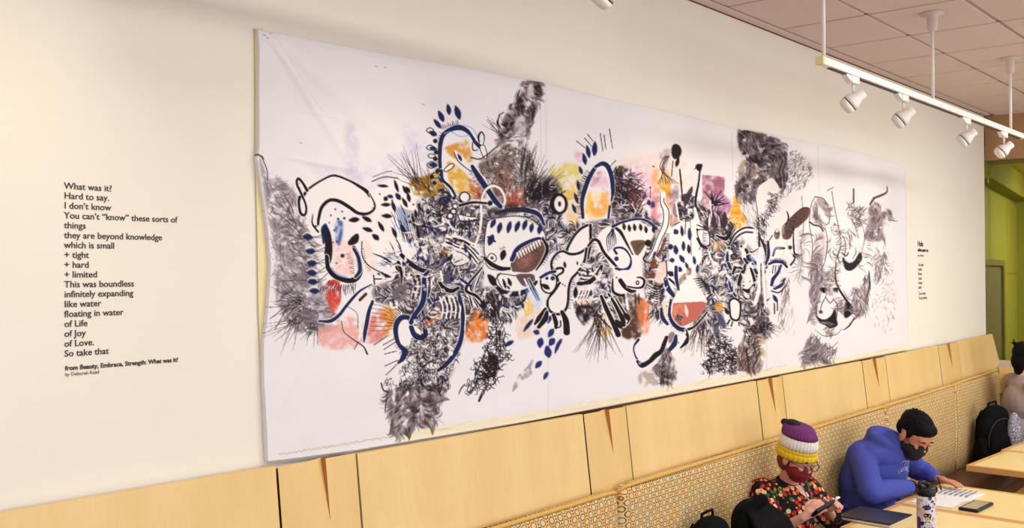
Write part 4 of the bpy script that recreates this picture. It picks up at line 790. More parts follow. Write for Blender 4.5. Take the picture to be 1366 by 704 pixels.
for i in range(14): x = X0+TX*i; MB().box(x-.012, Y0-TY*9, 3.43, x+.012, Y0, 3.45).build('ceiling_rail', MT['rail'], ceil)
for j in range(10): y = Y0-TY*j; MB().box(X0, y-.012, 3.43, X0+TX*13, y+.012, 3.449).build('ceiling_rail', MT['rail'], ceil)
MB().box(X0-6, -6, 3.432, X0, 2.6, 3.452).build('ceiling_field', MT['tile'], ceil); MB().box(X0, -6, 3.432, 12, Y0-TY*9, 3.452).build('ceiling_field', MT['tile'], ceil)
structure(MB().box(-3, Y0+.008, 3.418, XE, WY, 3.44).build('trim_1', MT['tile']))
structure(MB().box(-3, WY-.006, 3.413, XE, WY, 3.418).build('trim_2', MT['gap']))
# end of the room: half wall, sill, glass, bulkhead; green room behind
structure(MB().box(9.62, -5, 3.03, 9.8, 2.62, 3.43).add([], []).build('wall_end', MT['bulk']))
structure(MB().box(9.62, -5, 0, 9.8, 2.62, 1.17).build('wall_end_low', MT['wall']))
w1 = empty('window_1', (0, 0, 0)); structure(w1)
MB().box(9.60, -5, 1.17, 9.84, 2.62, 1.215).build('window_sill', MT['sill'], w1, bevel=.006)
MB().box(9.69, -5, 1.215, 9.73, 2.62, 1.25).build('window_frame', MT['sill'], w1); MB().box(9.69, -5, 3.0, 9.73, 2.62, 3.03).build('window_frame', MT['olive'], w1)
MB().box(9.705, -5, 1.25, 9.712, 2.62, 3.0).build('pane', MT['glass'], w1)
# green wall runs off at a slight angle
ga = math.radians(8.4); gu = Vector((math.cos(ga), math.sin(ga), 0)); gv = Vector((math.sin(ga), -math.cos(ga), 0)); g0 = Vector((9.9, 2.81, 0))
def G(u, v, z): p = g0+gu*u+gv*v; return (p.x, p.y, z)
def gbox(mb, u0, v0, z0, u1, v1, z1): return mb.hexa([G(u0,v0,z0),G(u1,v0,z0),G(u1,v1,z0),G(u0,v1,z0),G(u0,v0,z1),G(u1,v0,z1),G(u1,v1,z1),G(u0,v1,z1)])
gw = empty('wall_far', (0, 0, 0)); structure(gw)
gbox(MB(), 0, 0, 0, 5.0, -.1, 4).build('wall_backing', MT['green'], gw)
for a, b in ((0, 1.15), (1.17, 2.68), (2.70, 4.2)):
    for z0, z1 in ((0, 2.0), (2.015, 2.86)):
        if a == 0 and z0 == 0: continue
        gbox(MB(), a, 0, z0, b, .012, z1).build('wall_panel', MT['green'], gw)
gbox(MB(), 0, 0, 2.90, 5.2, .16, 3.16).build('soffit', MT['green'], gw, bevel=.004)
gbox(MB(), .1, .9, 3.165, 6, -.1, 3.2).build('soffit_ceiling', MT['yellowgreen'], gw)
d1 = empty('door_1', (0, 0, 0)); structure(d1)
gbox(MB(), 0.1, 0, 0, 1.98, .02, 2.14).build('door_leaf', MT['doorgrey'], d1)
gbox(MB(), 1.98, 0, 0, 2.12, .05, 2.16).build('door_frame', MT['olive'], d1); gbox(MB(), 0.1, 0, 2.10, 2.0, .05, 2.16).build('door_frame', MT['olive'], d1)
structure(MB().box(13.6, -5, 0, 13.8, 4.5, 4).build('wall_right_far', MT['green']))
structure(MB().box(9.8, -5, 3.35, 13.8, 2.9, 3.4).build('ceiling_far', MT['yellowgreen']))

# ---------------------------------------------------------------- wall lettering
def text(body, x, z, size, mat, parent, xs=1., ext=.0006, bold=0):
    c = bpy.data.curves.new('t', 'FONT'); c.body = body; c.size = size; c.extrude = ext; c.offset = bold; c.resolution_u = 3
    o = bpy.data.objects.new('t', c); COL.objects.link(o); dg = bpy.context.evaluated_depsgraph_get(); dg.update()
    me = bpy.data.meshes.new_from_object(o.evaluated_get(dg)); bpy.data.objects.remove(o)
    me.transform(Matrix.Diagonal((xs, 1, 1, 1))); me.transform(Matrix.Rotation(math.pi/2, 4, 'X')); me.materials.clear(); me.materials.append(mat)
    q = bpy.data.objects.new('text_line', me); COL.objects.link(q); q.parent = parent; q.location = (x, 0, z); return q
poem = empty('wall_poem', (0, WY-.0012, 0), 'tall poem in dark lettering on the cream wall left of the painting', 'lettering')
LN = ['What was it?', 'Hard to say.', 'I don\u2019t know', 'You can\u2019t \u201cknow\u201d these sorts of', 'things', 'they are beyond knowledge', 'which is small', '+ tight', '+ hard', '+ limited', 'This was boundless', 'infinitely expanding', 'like water', 'floating in water', 'of Life', 'of Joy', 'of Love.', 'So take that']
zA, zB = 2.277, 1.839
for i, s in enumerate(LN): text(s, 1.256, zA+(zB-zA)*i/17, .0242, MT['text'], poem, 1.035, bold=.0002)
text('from Beauty, Embrace, Strength: What was it?', 1.258, 1.803, .0172, MT['text'], poem, 1.02, bold=.0004)
text('by Deborah Read', 1.258, 1.788, .0135, MT['text2'], poem, PXS*.97)
cap = empty('wall_caption', (0, WY-.0012, 0), 'small narrow column of tiny brown lettering on the wall right of the painting', 'lettering')
text('Hola', 7.775, 2.236, .055, MT['text'], cap, 1.15, bold=.0015); text('adivina quien soy', 7.775, 2.196, .034, MT['text'], cap, 1.0, bold=.001); text('by a student', 7.775, 2.158, .026, MT['text2'], cap)
for k, s in enumerate(('Tus ojos', 'azules', 'lloran', 'como', 'el mar', 'solos')): text(s, 7.782, 2.085-k*.034, .034, MT['text3'], cap)
for k, s in enumerate(('Ya no estas', 'Ya no vuelves')): text(s, 7.785, 1.868-k*.034, .034, MT['text3'], cap)

# ---------------------------------------------------------------- the canvas
def wray(px, py, yy):
    r = _F2+R2*((px-683)/FPX)-U2*((py-352)/FPX); t = yy/r.y; return r*t
_F2 = _F
NXC, NYC = 1080, 560
topx = [345,349,370,460,550,620,690,723,760,800,870,930,985,1010,1030,1060,1085,1110,1160,1207]; topy = [38,41,44,62,78,90,104,109,119,129,144,158,172,175,179,186,191,194,207,221]
botx = [357,400,469,530,600,720,829,900,1005,1040,1100,1175,1212]; boty = [615.5,610.5,601,591,579,558.5,538,524.5,505.5,499,487.5,473,466]
def canvas_grid():
    s = np.linspace(0, 1, NXC)[None]; t = np.linspace(0, 1, NYC)[:, None]
    xl = np.interp(t, [0,.04,.27,.30,.38,.46,.54,.64,.72,.82,1], [345,347,347,344,351,358,361.5,358,352.5,353,358]); xr = np.interp(t, [0,.4,1], [1207,1209.5,1212])
    PX = xl+(xr-xl)*s+0*t; PY = np.interp(PX, topx, topy)*(1-t)+np.interp(PX, botx, boty)*t
    rx = _F.x+R2.x*(PX-683)/FPX-U2.x*(PY-352)/FPX; ry = _F.y+R2.y*(PX-683)/FPX-U2.y*(PY-352)/FPX; rz = _F.z+R2.z*(PX-683)/FPX-U2.z*(PY-352)/FPX
    k = (WY-.022)/ry; X = rx*k; Z = rz*k+CAMH
    # sample the drawing where each point of the cloth lies
    u = np.clip((PX-PX0)*PS-.5, 0, PWN-1.01); v = np.clip((PY-PY0)*PS-.5, 0, PHN-1.01); iu = u.astype(int); iv = v.astype(int); fu = (u-iu)[..., None]; fv = (v-iv)[..., None]
    Cc = (buf[iv, iu]*(1-fu)+buf[iv, iu+1]*fu)*(1-fv)+(buf[iv+1, iu]*(1-fu)+buf[iv+1, iu+1]*fu)*fv
    Cc = np.where(Cc <= .04045, Cc/12.92, ((Cc+.055)/1.055)**2.4)
    # gentle folds: long diagonal pulls from the corners, slack between the pins, sheet seams
    n = fbm(NYC, NXC, 7, 31, 3)-.5; Y = WY-.022-n*.014
    for (ax, az, dx, dz, wd, am) in ((1.87, 2.80, .55, -.62, .02, .007), (1.9, 2.78, .9, -.52, .03, .006), (1.9, 1.6, .35, .55, .02, .004), (7.5, 2.8, -.9, -.5, .05, .006), (3.25, 2.84, .1, -.8, .03, .004), (5.0, 2.8, -.5, -.6, .05, .004), (1.9, 2.42, .8, -.06, .012, .004)):
        L = math.hypot(dx, dz); a = ((X-ax)*dx+(Z-az)*dz)/L; d = ((X-ax)*dz-(Z-az)*dx)/L
        Y -= am*np.exp(-(d/(wd*(.5+np.clip(a, 0, 9))))**2)*np.clip(a/.1, 0, 1)*np.exp(-np.clip(a, 0, 9)/(L*.9))
    for sx in (3.262, 5.03, 6.02): Y -= .004*np.exp(-((X-sx)/.006)**2)
    return X, Y, Z, Cc
def make_canvas():
    X, Y, Z, Cc = canvas_grid(); N = NXC*NYC
    co = np.stack([X, Y, Z], -1).reshape(-1, 3).astype(np.float32)
    idx = np.arange(N).reshape(NYC, NXC); q = np.stack([idx[:-1, :-1], idx[1:, :-1], idx[1:, 1:], idx[:-1, 1:]], -1).reshape(-1, 4)
    # returned edge to the wall all round
    ring = np.concatenate([idx[0, :-1], idx[:-1, -1], idx[-1, :0:-1], idx[:0:-1, 0]]); back = co[ring].copy(); back[:, 1] = WY-.001
    ro = np.arange(len(ring)); q2 = np.stack([ring, np.roll(ring, -1), N+np.roll(ro, -1), N+ro], -1)
    co = np.vstack([co, back]); q = np.vstack([q, q2]).astype(np.int32)
    cc = np.vstack([Cc.reshape(-1, 3), Cc.reshape(-1, 3)[ring]]); cc = np.hstack([cc, np.ones((len(cc), 1))]).astype(np.float32)
    me = bpy.data.meshes.new('painted_sheet'); me.vertices.add(len(co)); me.vertices.foreach_set('co', co.ravel())
    me.loops.add(q.size); me.loops.foreach_set('vertex_index', q.ravel()); me.polygons.add(len(q)); me.polygons.foreach_set('loop_start', np.arange(0, q.size, 4, dtype=np.int32)); me.polygons.foreach_set('use_smooth', np.ones(len(q), bool))
    me.update(calc_edges=True)
    at = me.color_attributes.new('paint', 'FLOAT_COLOR', 'POINT'); at.data.foreach_set('color', cc.ravel())
    me.materials.append(MT['canvas']); o = bpy.data.objects.new('painted_sheet', me); COL.objects.link(o); return o
paint = empty('painted_canvas', (4.7, WY, 1.45), 'very long unframed painted canvas of tangled ink creatures pinned to the cream wall', 'painting')
def root(e, items):
    T = Matrix.Translation(-e.location)
    for o in items:
        o.data.transform(T)
        if o.parent is None: o.parent = e
    return e
cv = make_canvas()
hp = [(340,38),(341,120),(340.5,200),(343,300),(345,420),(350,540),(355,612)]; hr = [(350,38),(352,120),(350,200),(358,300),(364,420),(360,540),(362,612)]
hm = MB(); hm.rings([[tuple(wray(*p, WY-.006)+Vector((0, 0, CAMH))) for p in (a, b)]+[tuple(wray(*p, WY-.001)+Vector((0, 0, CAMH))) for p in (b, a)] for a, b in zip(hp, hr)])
h1 = hm.build('side_edge_light', MT['edge_light_and_cap'], None)  # strip colour stands for shade and reflected light on the wall
h1['label'] = 'pale yellow strip painted as shade and reflected light at the canvas edge'
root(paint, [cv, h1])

# ---------------------------------------------------------------- maple wainscot
wain = empty('wall_panelling', (0, 0, 0), 'pale maple panelling with slanted face and dark joints running above the bench', 'panelling')
JN = [-.6, .36, .70, 1.898, 2.217, 3.479, 3.801, 5.071, 5.383, 6.567, 6.982, 8.10, 8.581]
PB = lambda x: 1.0
YT, YB = 2.562, 2.506
def pan(a, b, xb2=None):
    za, zb = ZT(a), ZT(b); m = MB(); b2 = b if xb2 is None else xb2
    m.hexa([(a, YB, .98), (b2, YB, .98), (b2, YB+.02, .98), (a, YB+.02, .98), (a, YT, za), (b, YT, zb), (b, YT+.02, zb), (a, YT+.02, za)]); return m
g = .0045
wide = [(JN[0], JN[1])]+[(JN[i], JN[i+1]) for i in range(2, 12, 2)]+[(JN[12], 9.575)]
for k, (a, b) in enumerate(wide):
    o = pan(a+g, b-(g if k < 6 else 0), 9.80 if k == 6 else None).build('panel', MT['maple'], wain)
def ysl(z, zt): return YT+(YB-YT)*(zt-z)/(zt-.98)
for k in range(1, 12, 2):
    a, b = JN[k]+g, JN[k+1]-g; zt = (ZT(a)+ZT(b))/2; W = b-a; nr = a+W*.60; nl = nr-W*(.25 if k < 6 else .24); H = .20; m = MB()
    zb = zt-H; Yf = lambda z: ysl(z, zt)
    A = (a, Yf(zt), zt); Bp = (nl, Yf(zt), zt); Cp = (nr, Yf(zb), zb); Dp = (nr, Yf(zt), zt); E = (b, Yf(zt), zt); Fb = (b, YB, .98); Gb = (a, YB, .98); Bk = (nr, Yf(zt)+(.033 if k < 3 else .024), zt)
    Gm = (nr, YB, .98)
    m.add([A, Bp, Cp, Gm, Gb], [(0,4,3,2,1)]); m.add([Dp, E, Fb, Gm, Cp], [(0,4,3,2,1)])
    m.add([Bp, Bk, Cp], [(0,1,2)]); m.cm = 1; m.add([Bk, Dp, Cp], [(0,1,2)]); m.cm = 0
    o = m.build('notched_panel', [MT['maple2'], MT['edge']], wain)
MB().hexa([(-.6, YB+.022, .98), (9.79, YB+.022, .98), (9.79, YB+.05, .98), (-.6, YB+.05, .98), (-.6, 2.597, 1.44), (9.57, 2.597, 1.47), (9.57, 2.599, 1.47), (-.6, 2.599, 1.44)]).build('backing_board', MT['gap'], wain)

# ---------------------------------------------------------------- banquette
def cushion(name, x0, x1, za, zb, yf, parent, r=.035):
    m = MB(); xs = [x0, x0+.012, x0+.035, x0+.09]+list(np.linspace(x0+.2, x1-.2, 7))+[x1-.09, x1-.035, x1-.012, x1]; rs = []
    for x in xs:
        e = min(x-x0, x1-x); k = math.sqrt(max(0, 1-((.07-min(e, .07))/.07)**2)); zt = za+(zb-za)*(x-x0)/(x1-x0)-.03*(1-k); yfr = yf+.03*(1-k)
        pr = [(yf+.036, .49), (yfr, .49), (yfr-.006, .62), (yfr-.010, .85), (yfr-.004, zt-.06), (yfr+.004, zt-.022), (yfr+.018, zt-.004), (min(yfr+.028, yf+.034), zt), (yf+.036, zt-.001), (yf+.036, zt-.03)]
        rs.append([(x, y, z) for y, z in pr])
    m.rings(rs); o = m.build(name, MT['uph'], parent, True)
    pp = MB(); pts = [(x, yf+.008+.03*(1-math.sqrt(max(0, 1-((.07-min(min(x-x0, x1-x), .07))/.07)**2))), za+(zb-za)*(x-x0)/(x1-x0)-.007-.03*(1-math.sqrt(max(0, 1-((.07-min(min(x-x0, x1-x), .07))/.07)**2)))) for x in xs]
    p = pp.tube(pts, .0095, 8).build('piping', MT['piping'], o, True); return o
bench = empty('banquette_bench', (0, 0, 0), 'long built-in bench with ring-patterned back cushions under the maple panelling', 'bench')
SEG = [(-.3, 1.2, 1.10, 1.105), (1.205, 3.615, 1.105, 1.122), (3.625, 6.74, 1.132, 1.160), (6.75, 8.21, 1.160, 1.172), (8.22, 9.44, 1.175, 1.197)]
for a, b, za, zb in SEG: cushion('back_cushion', a, b, za, zb, 2.465, bench)
MB().box(-.3, 2.02, .40, 9.5, 2.50, .50).build('seat_pad', MT['vinyl'], bench, True, bevel=.02)
MB().box(-.3, 2.10, 0, 9.5, 2.48, .40).build('bench_base', MT['lip'], bench)
# return of the bench along the half wall
m = MB(); m.box(9.46, .9, .49, 9.56, 2.44, 1.16); ob = m.build('back_cushion', MT['uph'], bench, True, bevel=.025)
MB().hexa([(9.50, .9, .98), (9.50, 2.50, .98), (9.60, 2.50, .98), (9.60, .9, .98), (9.55, .9, 1.2), (9.55, 2.5, 1.2), (9.60, 2.5, 1.2), (9.60, .9, 1.2)]).build('end_panel', MT['maple2'], bench)
MB().box(9.0, .9, .40, 9.48, 2.03, .50).build('seat_pad', MT['vinyl'], bench, True, bevel=.02); MB().box(9.06, .9, 0, 9.48, 2.1, .40).build('bench_base', MT['lip'], bench)

# ---------------------------------------------------------------- tables
def table(x0, x1, y0, y1, label, rz=0):
    t = empty('cafe_table', (x0, y1, 0), label, 'table', 'pale laminate tables along the bench', rz); L, Wd = x1-x0, y1-y0
    lw = .035
    MB().box(lw, -Wd+lw, .715, L-lw, -lw, .7495).build('table_top', MT['lam'], t)
    m = MB(); m.box(0, -Wd, .71, lw, 0, .75); m.box(L-lw, -Wd, .71, L, 0, .75); m.box(lw, -lw, .71, L-lw, 0, .75); m.box(lw, -Wd, .71, L-lw, -Wd+lw, .75); m.build('table_edge', MT['lip'], t, bevel=.002)
    MB().tube([(L/2, -Wd/2, .03), (L/2, -Wd/2, .70)], .04, 16).build('column', MT['steel'], t, True)
    MB().box(L/2-.22, -Wd/2-.25, .70, L/2+.22, -Wd/2+.25, .712).build('bracket', MT['steel'], t)
    for a in (0, 1):
        m = MB()
        if a: m.hexa([(L/2-.3, -Wd/2-.035, 0), (L/2+.3, -Wd/2-.035, 0), (L/2+.3, -Wd/2+.035, 0), (L/2-.3, -Wd/2+.035, 0), (L/2-.28, -Wd/2-.025, .03), (L/2+.28, -Wd/2-.025, .03), (L/2+.28, -Wd/2+.025, .03), (L/2-.28, -Wd/2+.025, .03)])
        else: m.hexa([(L/2-.035, -Wd/2-.36, 0), (L/2+.035, -Wd/2-.36, 0), (L/2+.035, -Wd/2+.36, 0), (L/2-.035, -Wd/2+.36, 0), (L/2-.025, -Wd/2-.34, .04), (L/2+.025, -Wd/2-.34, .04), (L/2+.025, -Wd/2+.34, .04), (L/2-.025, -Wd/2+.34, .04)])
        m.build('foot', MT['steel'], t)
    return t
RZ = math.radians(-3.2)
table(5.01, 5.715, .95, 2.075, 'pale laminate table nearest the camera carrying the sticker bottle and dark laptop', RZ)
table(5.722, 6.43, .93, 2.055, 'pale laminate table in front of the blue-hooded reader, carrying the open notebook', RZ)
table(7.13, 7.88, .95, 2.08, 'empty pale laminate table with its corner showing beside the far bench seat', RZ)
table(7.887, 8.60, .93, 2.06, 'farther empty pale laminate table in front of the upright black backpack', RZ)

# ---------------------------------------------------------------- track lighting
YTk, ZTk = 1.77, 2.925
tr = empty('lighting_track', (0, 0, 0), 'long white ceiling-hung lighting track with three rods carrying four spotlights', 'lighting track')
MB().box(4.12, YTk-.018, ZTk, 7.36, YTk+.018, ZTk+.034).build('rail', MT['white'], tr, bevel=.003); MB().box(4.2, YTk-.009, ZTk-.004, 7.3, YTk+.009, ZTk+.001).build('slot', MT['slot'], tr)
MB().box(4.098, YTk-.019, ZTk-.001, 4.122, YTk+.019, ZTk+.035).build('end_cap', MT['edge_light_and_cap'], tr, bevel=.004)
for x in (4.145, 5.555, 7.08):
    MB().tube([(x, YTk, ZTk+.03), (x, YTk, 3.42)], .0085, 12).build('hanging_rod', MT['white'], tr, True)
    MB().tube([(x, YTk, 3.424), (x, YTk, 3.412), (x, YTk, 3.408), (x, YTk, 3.34), (x, YTk, 3.325)], [.06, .06, .028, .026, .018], 20).build('ceiling_canopy', MT['tile' if x > 4.5 else 'white'], tr, True)
def spot(x, y, zt, label, d=(-.30, .72, -.62), lamp=9, s=1.):
    t = empty('track_spotlight', (x, y, zt), label, 'spotlight', 'white spotlights clipped to ceiling tracks'); d = Vector(d).normalized()
    MB().box(-.035*s, -.017, -.034, .05*s, .017, 0).build('adapter', MT['white'], t, bevel=.004)
    MB().hexa([(-.085, -.013, -.012), (-.035, -.013, -.030), (-.035, .013, -.030), (-.085, .013, -.012), (-.085, -.013, -.002), (-.035, -.013, -.002), (-.035, .013, -.002), (-.085, .013, -.002)]).build('adapter_lever', MT['white'], t)
    c = Vector((0, .0, -.115)); MB().tube([(.015, 0, -.03), (.015, 0, -.085)], .006, 10).build('stem', MT['white'], t, True)
    P = [c-d*.065, c-d*.060, c-d*.035, c-d*.028, c-d*.002, c+d*.012]; h = MB().tube(P, [.020*s, .024*s, .024*s, .028*s, .040*s, .041*s], 22).build('lamp_housing', MT['white'], t, True)
    MB().tube([c+d*.012, c+d*.017], [.0395*s, .0395*s], 22).build('shadow_ring', MT['slot'], t, True)
    MB().tube([c+d*.017, c+d*.030, c+d*.042, c+d*.045], [.041*s, .040*s, .034*s, .028*s], 22).build('front_bezel', MT['white'], t, True)
    MB().tube([c+d*.0445, c+d*.0475], [.027*s, .024*s], 18).build('lens', MT['lens'], t, True)
    if lamp:
        l = bpy.data.lights.new('spot_lamp', 'SPOT'); l.energy = lamp; l.color = (1, .84, .64); l.spot_size = math.radians(95); l.spot_blend = 1; l.shadow_soft_size = .03
        o = bpy.data.objects.new('spot_lamp', l); COL.objects.link(o); o.parent = t; o.location = c+d*.055; o.rotation_euler = d.to_track_quat('-Z', 'Y').to_euler()
    return t
for x, lb in ((4.45, 'white track spotlight nearest the left end of the hanging track'), (5.09, 'second white track spotlight from the left end, between two hanging rods'), (6.12, 'third white track spotlight, between the middle and right rods'), (6.90, 'white track spotlight at the right end, in front of the wall corner')):
    spot(x, YTk, ZTk, lb)
tr2 = empty('lighting_track', (0, 0, 0), 'white lighting track above the top edge holding the lone spotlight over the canvas', 'lighting track'); MB().box(-.2, YTk-.018, 3.02, 3.2, YTk+.018, 3.054).build('rail', MT['white'], tr2, bevel=.003)
for x in (1.3, 3.0): MB().tube([(x, YTk, 3.05), (x, YTk, 3.42)], .0085, 12).build('hanging_rod', MT['white'], tr2, True)
spot(2.53, YTk, 3.02, 'lone white spotlight cut by the top edge above the canvas', (-.25, .60, -.75), 9, 1.05)
for x, lb in ((1.25, 'unseen white spotlight added on the left track to light the poem wall'), (.1, 'unseen leftmost white spotlight, added past the left edge to light the wall')): spot(x, YTk, 3.02, lb)  # unseen spots added to wash the left part of the wall

# ---------------------------------------------------------------- people
def person_root(loc, label): return empty('person', loc, label, 'person')
V = Vector
def hand(mb, wrist, dirv, palm_n, side, curl, L=.17, spread=.0):
    """five-fingered hand: wrist point, pointing direction, palm normal; side=+1 thumb on +across"""
    d = V(dirv).normalized(); n = (V(palm_n)-d*d.dot(V(palm_n))).normalized(); a = d.cross(n).normalized()*side; w0 = V(wrist)
    mb.tube([w0-d*.01, w0+d*.03], [.021, .024], 12, round_=True)
    for k, off in enumerate((.028, .009, -.010, -.028)):
        base = w0+d*.02+a*off*.5; kn = w0+d*L*.47+a*off; mb.tube([base, kn], [.0125, .0105], 10, round_=True)
        ln_ = L*(.40, .45, .42, .33)[k]; p = kn; dd = d.copy(); pts = [p]
        for j, fr in enumerate((.42, .32, .26)):
            ang = curl*(j+.6); dd = (d*math.cos(ang)+n*math.sin(ang)).normalized(); p = p+(dd+a*spread*off*6).normalized()*ln_*fr; pts.append(p)
        mb.tube(pts, [.0098, .0090, .0082, .0070], 10, round_=True)
    t0 = w0+d*.025+a*.016; t1 = t0+(d*.6+a*.75+n*.35).normalized()*.042; t2 = t1+(d*.9+a*.15+n*.5).normalized()*.030; t3 = t2+(d*.85-a*.2+n*.5).normalized()*.024
    mb.tube([t0, t1, t2, t3], [.015, .0125, .0105, .0085], 10, round_=True)
def basis(f, upv):
    f = V(f).normalized(); l = V(upv).cross(f).normalized(); u = f.cross(l).normalized(); return f, l, u   # forward, left, up
def head(mb, c, f, u, s=1.):
    f, l, u = basis(f, u); R = Matrix((f, l, u)).transposed()
    def E(o, r): mb.ell(V(c)+R @ (V(o)*s), [q*s for q in r], R)
    E((-.012, 0, .035), (.098, .077, .083)); E((.02, 0, -.02), (.070, .062, .080)); E((.035, 0, -.070), (.045, .045, .040)); E((.060, 0, -.088), (.022, .024, .020))
    E((.075, 0, .035), (.020, .050, .016)); E((.088, 0, -.005), (.012, .010, .024)); E((.098, 0, -.022), (.014, .014, .012))
    E((.072, .030, -.020), (.020, .022, .016)); E((.072, -.030, -.020), (.020, .022, .016)); E((.082, 0, -.050), (.012, .026, .006)); E((.080, 0, -.058), (.012, .022, .006))
    for q in (1, -1): E((-.006, .083*q, -.006), (.020, .011, .034)); E((.078, .031*q, .012), (.010, .014, .008))
    return R
def face_eyes(c, R, s, parent, closed=True):
    for q in (1, -1):
        m = MB(); m.tube([V(c)+R @ (V((.089, (.031+dx)*q, .006-abs(dx)*.12))*s) for dx in (-.013, 0, .013)], .0022*s, 6)
        m.build('eyelash', MT['hair'], parent, True)
    for q in (1, -1):
        m = MB(); m.tube([V(c)+R @ (V((.094-abs(dx)*.3, (.031+dx)*q, .036-abs(dx)*.25))*s) for dx in (-.018, 0, .018)], [.003*s, .004*s, .002*s], 6)
        m.build('eyebrow', MT['hair'], parent, True)

# --- reader in the blue hooded top
def man():
    P0 = (6.02, 2.30, 0); r = person_root(P0, 'person in blue hooded top and black mask bent over an open notebook, writing')
    hc = V((6.045, 2.05, 1.085)); hf = V((-.36, -.78, -.62)); R = None
    skin = MB(); R = head(skin, hc, hf, (-.15, -.45, .9), 1.05)
    f, l, u = R.col[0], R.col[1], R.col[2]
    skin.tube([hc-u*.07-f*.03, V((6.03, 2.19, 1.0))], [.052, .060], 14, round_=True)
    sh = {1: V((6.19, 2.17, .955)), -1: V((5.88, 2.31, .965))}; el = {1: V((6.42, 2.17, .82)), -1: V((5.66, 2.16, .80))}; wr = {1: V((6.33, 2.03, .805)), -1: V((5.97, 2.045, .80))}
    tor = [V((6.04, 2.30, .58)), V((6.03, 2.32, .72)), V((6.02, 2.27, .86)), V((6.03, 2.21, .97))]
    def trunk(mb, k): 
        mb.ell(tor[0], (.19+k, .16+k, .13+k)); mb.ell(tor[1], (.175+k, .135+k, .15+k), Matrix.Rotation(.2, 3, 'X')); mb.ell(tor[2], (.19+k, .13+k, .14+k), Matrix.Rotation(-.38, 3, 'Z') @ Matrix.Rotation(.4, 3, 'X'))
        mb.ell(tor[3], (.205+k, .095+k, .075+k), Matrix.Rotation(-.38, 3, 'Z'))
    trunk(skin, -.02)
    for q in (1, -1):
        skin.tube([sh[q], el[q]], [.048, .038], 12, round_=True); skin.tube([el[q], wr[q]], [.036, .025], 12, round_=True)
    hand(skin, wr[-1]+V((.03, -.01, -.008)), (.86, -.42, -.05), (0, .1, -1), 1, .28, .165)
    hand(skin, wr[1]+V((-.02, -.03, -.008)), (-.25, -.95, -.05), (0, 0, -1), 1, .18, .165)
    for q, hx in ((1, 6.14), (-1, 5.93)):
        kn = V((hx+.02*q, 1.86, .56)); skin.tube([V((hx, 2.28, .57)), kn], [.075, .055], 14, round_=True); skin.tube([kn, V((hx+.02*q, 1.90, .10))], [.052, .036], 14, round_=True); skin.tube([V((hx+.02*q, 1.92, .05)), V((hx+.03*q, 1.76, .035))], [.04, .035], 12, round_=True)
    remesh(skin, 'body', MT['skin2'], r, .0062, 5)
    h = MB(); trunk(h, .028)
    for q in (1, -1):
        a, b = sh[q], el[q]; m_ = (a+b)/2+V((-.01*q, .0, .01)); h.tube([a+V((0, 0, .005)), m_, b], [.074, .074, .068], 16, round_=True)
        h.tube([b, (b+wr[q])/2+V((0, 0, .004)), wr[q]-(wr[q]-b).normalized()*.01], [.068, .060, .042], 16, round_=True)
    h.tube([tor[3], V((6.03, 2.19, 1.02))], [.12, .088], 16, round_=True); h.ell((5.95, 2.30, .93), (.13, .12, .12)); h.ell((5.97, 2.34, .80), (.16, .12, .15)); h.tube([sh[-1], sh[-1].lerp(V((6.02, 2.22, 1.03)), .7)], [.072, .062], 14, round_=True); h.tube([sh[1], sh[1].lerp(V((6.04, 2.19, 1.03)), .7)], [.068, .060], 14, round_=True)
    # hood lying round the neck
    hr = [V((6.03, 2.165, 1.035))+V((.108*math.cos(t), .085*math.sin(t)+.03, .038*math.sin(t)+.012)) for t in np.linspace(-.5, math.pi+.5, 14)]
    h.tube(hr, [.030]+[.040]*12+[.030], 12, round_=True); h.ell((6.02, 2.275, 1.03), (.11, .055, .075)); h.ell((5.985, 2.25, 1.075), (.085, .045, .05))
    # soft folds
    for q in (1, -1):
        for k in range(3):
            c = sh[q].lerp(el[q], .35+.22*k); ax = (el[q]-sh[q]).normalized(); s1 = ax.cross(V((0, 0, 1))).normalized(); s2 = ax.cross(s1); h.tube([c+(s1*math.cos(t)+s2*math.sin(t))*.070+ax*.03*math.sin(t*1.5+k) for t in np.linspace(.3, 3.2, 8)], .007, 8, round_=True)
        for k in range(3):
            c = el[q].lerp(wr[q], .2+.22*k); ax = (wr[q]-el[q]).normalized(); s1 = ax.cross(V((0, 0, 1))).normalized(); s2 = ax.cross(s1); h.tube([c+(s1*math.cos(t)+s2*math.sin(t))*(.058-.006*k)+ax*.02*math.sin(t*2+k) for t in np.linspace(1, 5, 8)], .010, 8, round_=True)
    for k in range(4): h.tube([V((5.85+.02*k, 2.40-.03*k, .66+.07*k)), V((5.98, 2.19-.01*k, .66+.07*k)), V((6.12, 2.15, .63+.06*k))], .014, 8, round_=True)
    ho = remesh(h, 'hooded_top', MT['hoodie'], r, .0075, 5)
    for q in (-1, 1):
        c = wr[q]; ax = (wr[q]-el[q]).normalized(); MB().tube([c-ax*.03, c-ax*.012, c+ax*.008], [.040, .042, .038], 16).build('cuff', MT['cloth_black'] if q < 0 else MT['hoodie'], r, True)
    tr_ = MB()
    for q, hx in ((1, 6.14), (-1, 5.93)):
        tr_.tube([V((hx, 2.28, .58)), V((hx+.02*q, 1.85, .565)), V((hx+.02*q, 1.90, .14))], [.098, .075, .058], 16, round_=True)
    tr_.ell((6.035, 2.31, .58), (.19, .15, .10)); remesh(tr_, 'trousers', MT['hoodie_dark'], r, .012, 4)
    # mask, hair
    mk = MB(); 
    for o, rr in (((.048, 0, -.050), (.058, .072, .056)), ((.076, 0, -.030), (.032, .050, .038)), ((.045, 0, -.085), (.054, .060, .040)), ((.02, 0, -.062), (.056, .072, .040))): mk.ell(hc+R @ (V(o)*1.05), [q*1.05 for q in rr], R)
    remesh(mk, 'face_mask', MT['mask_black'], r, .006, 4)
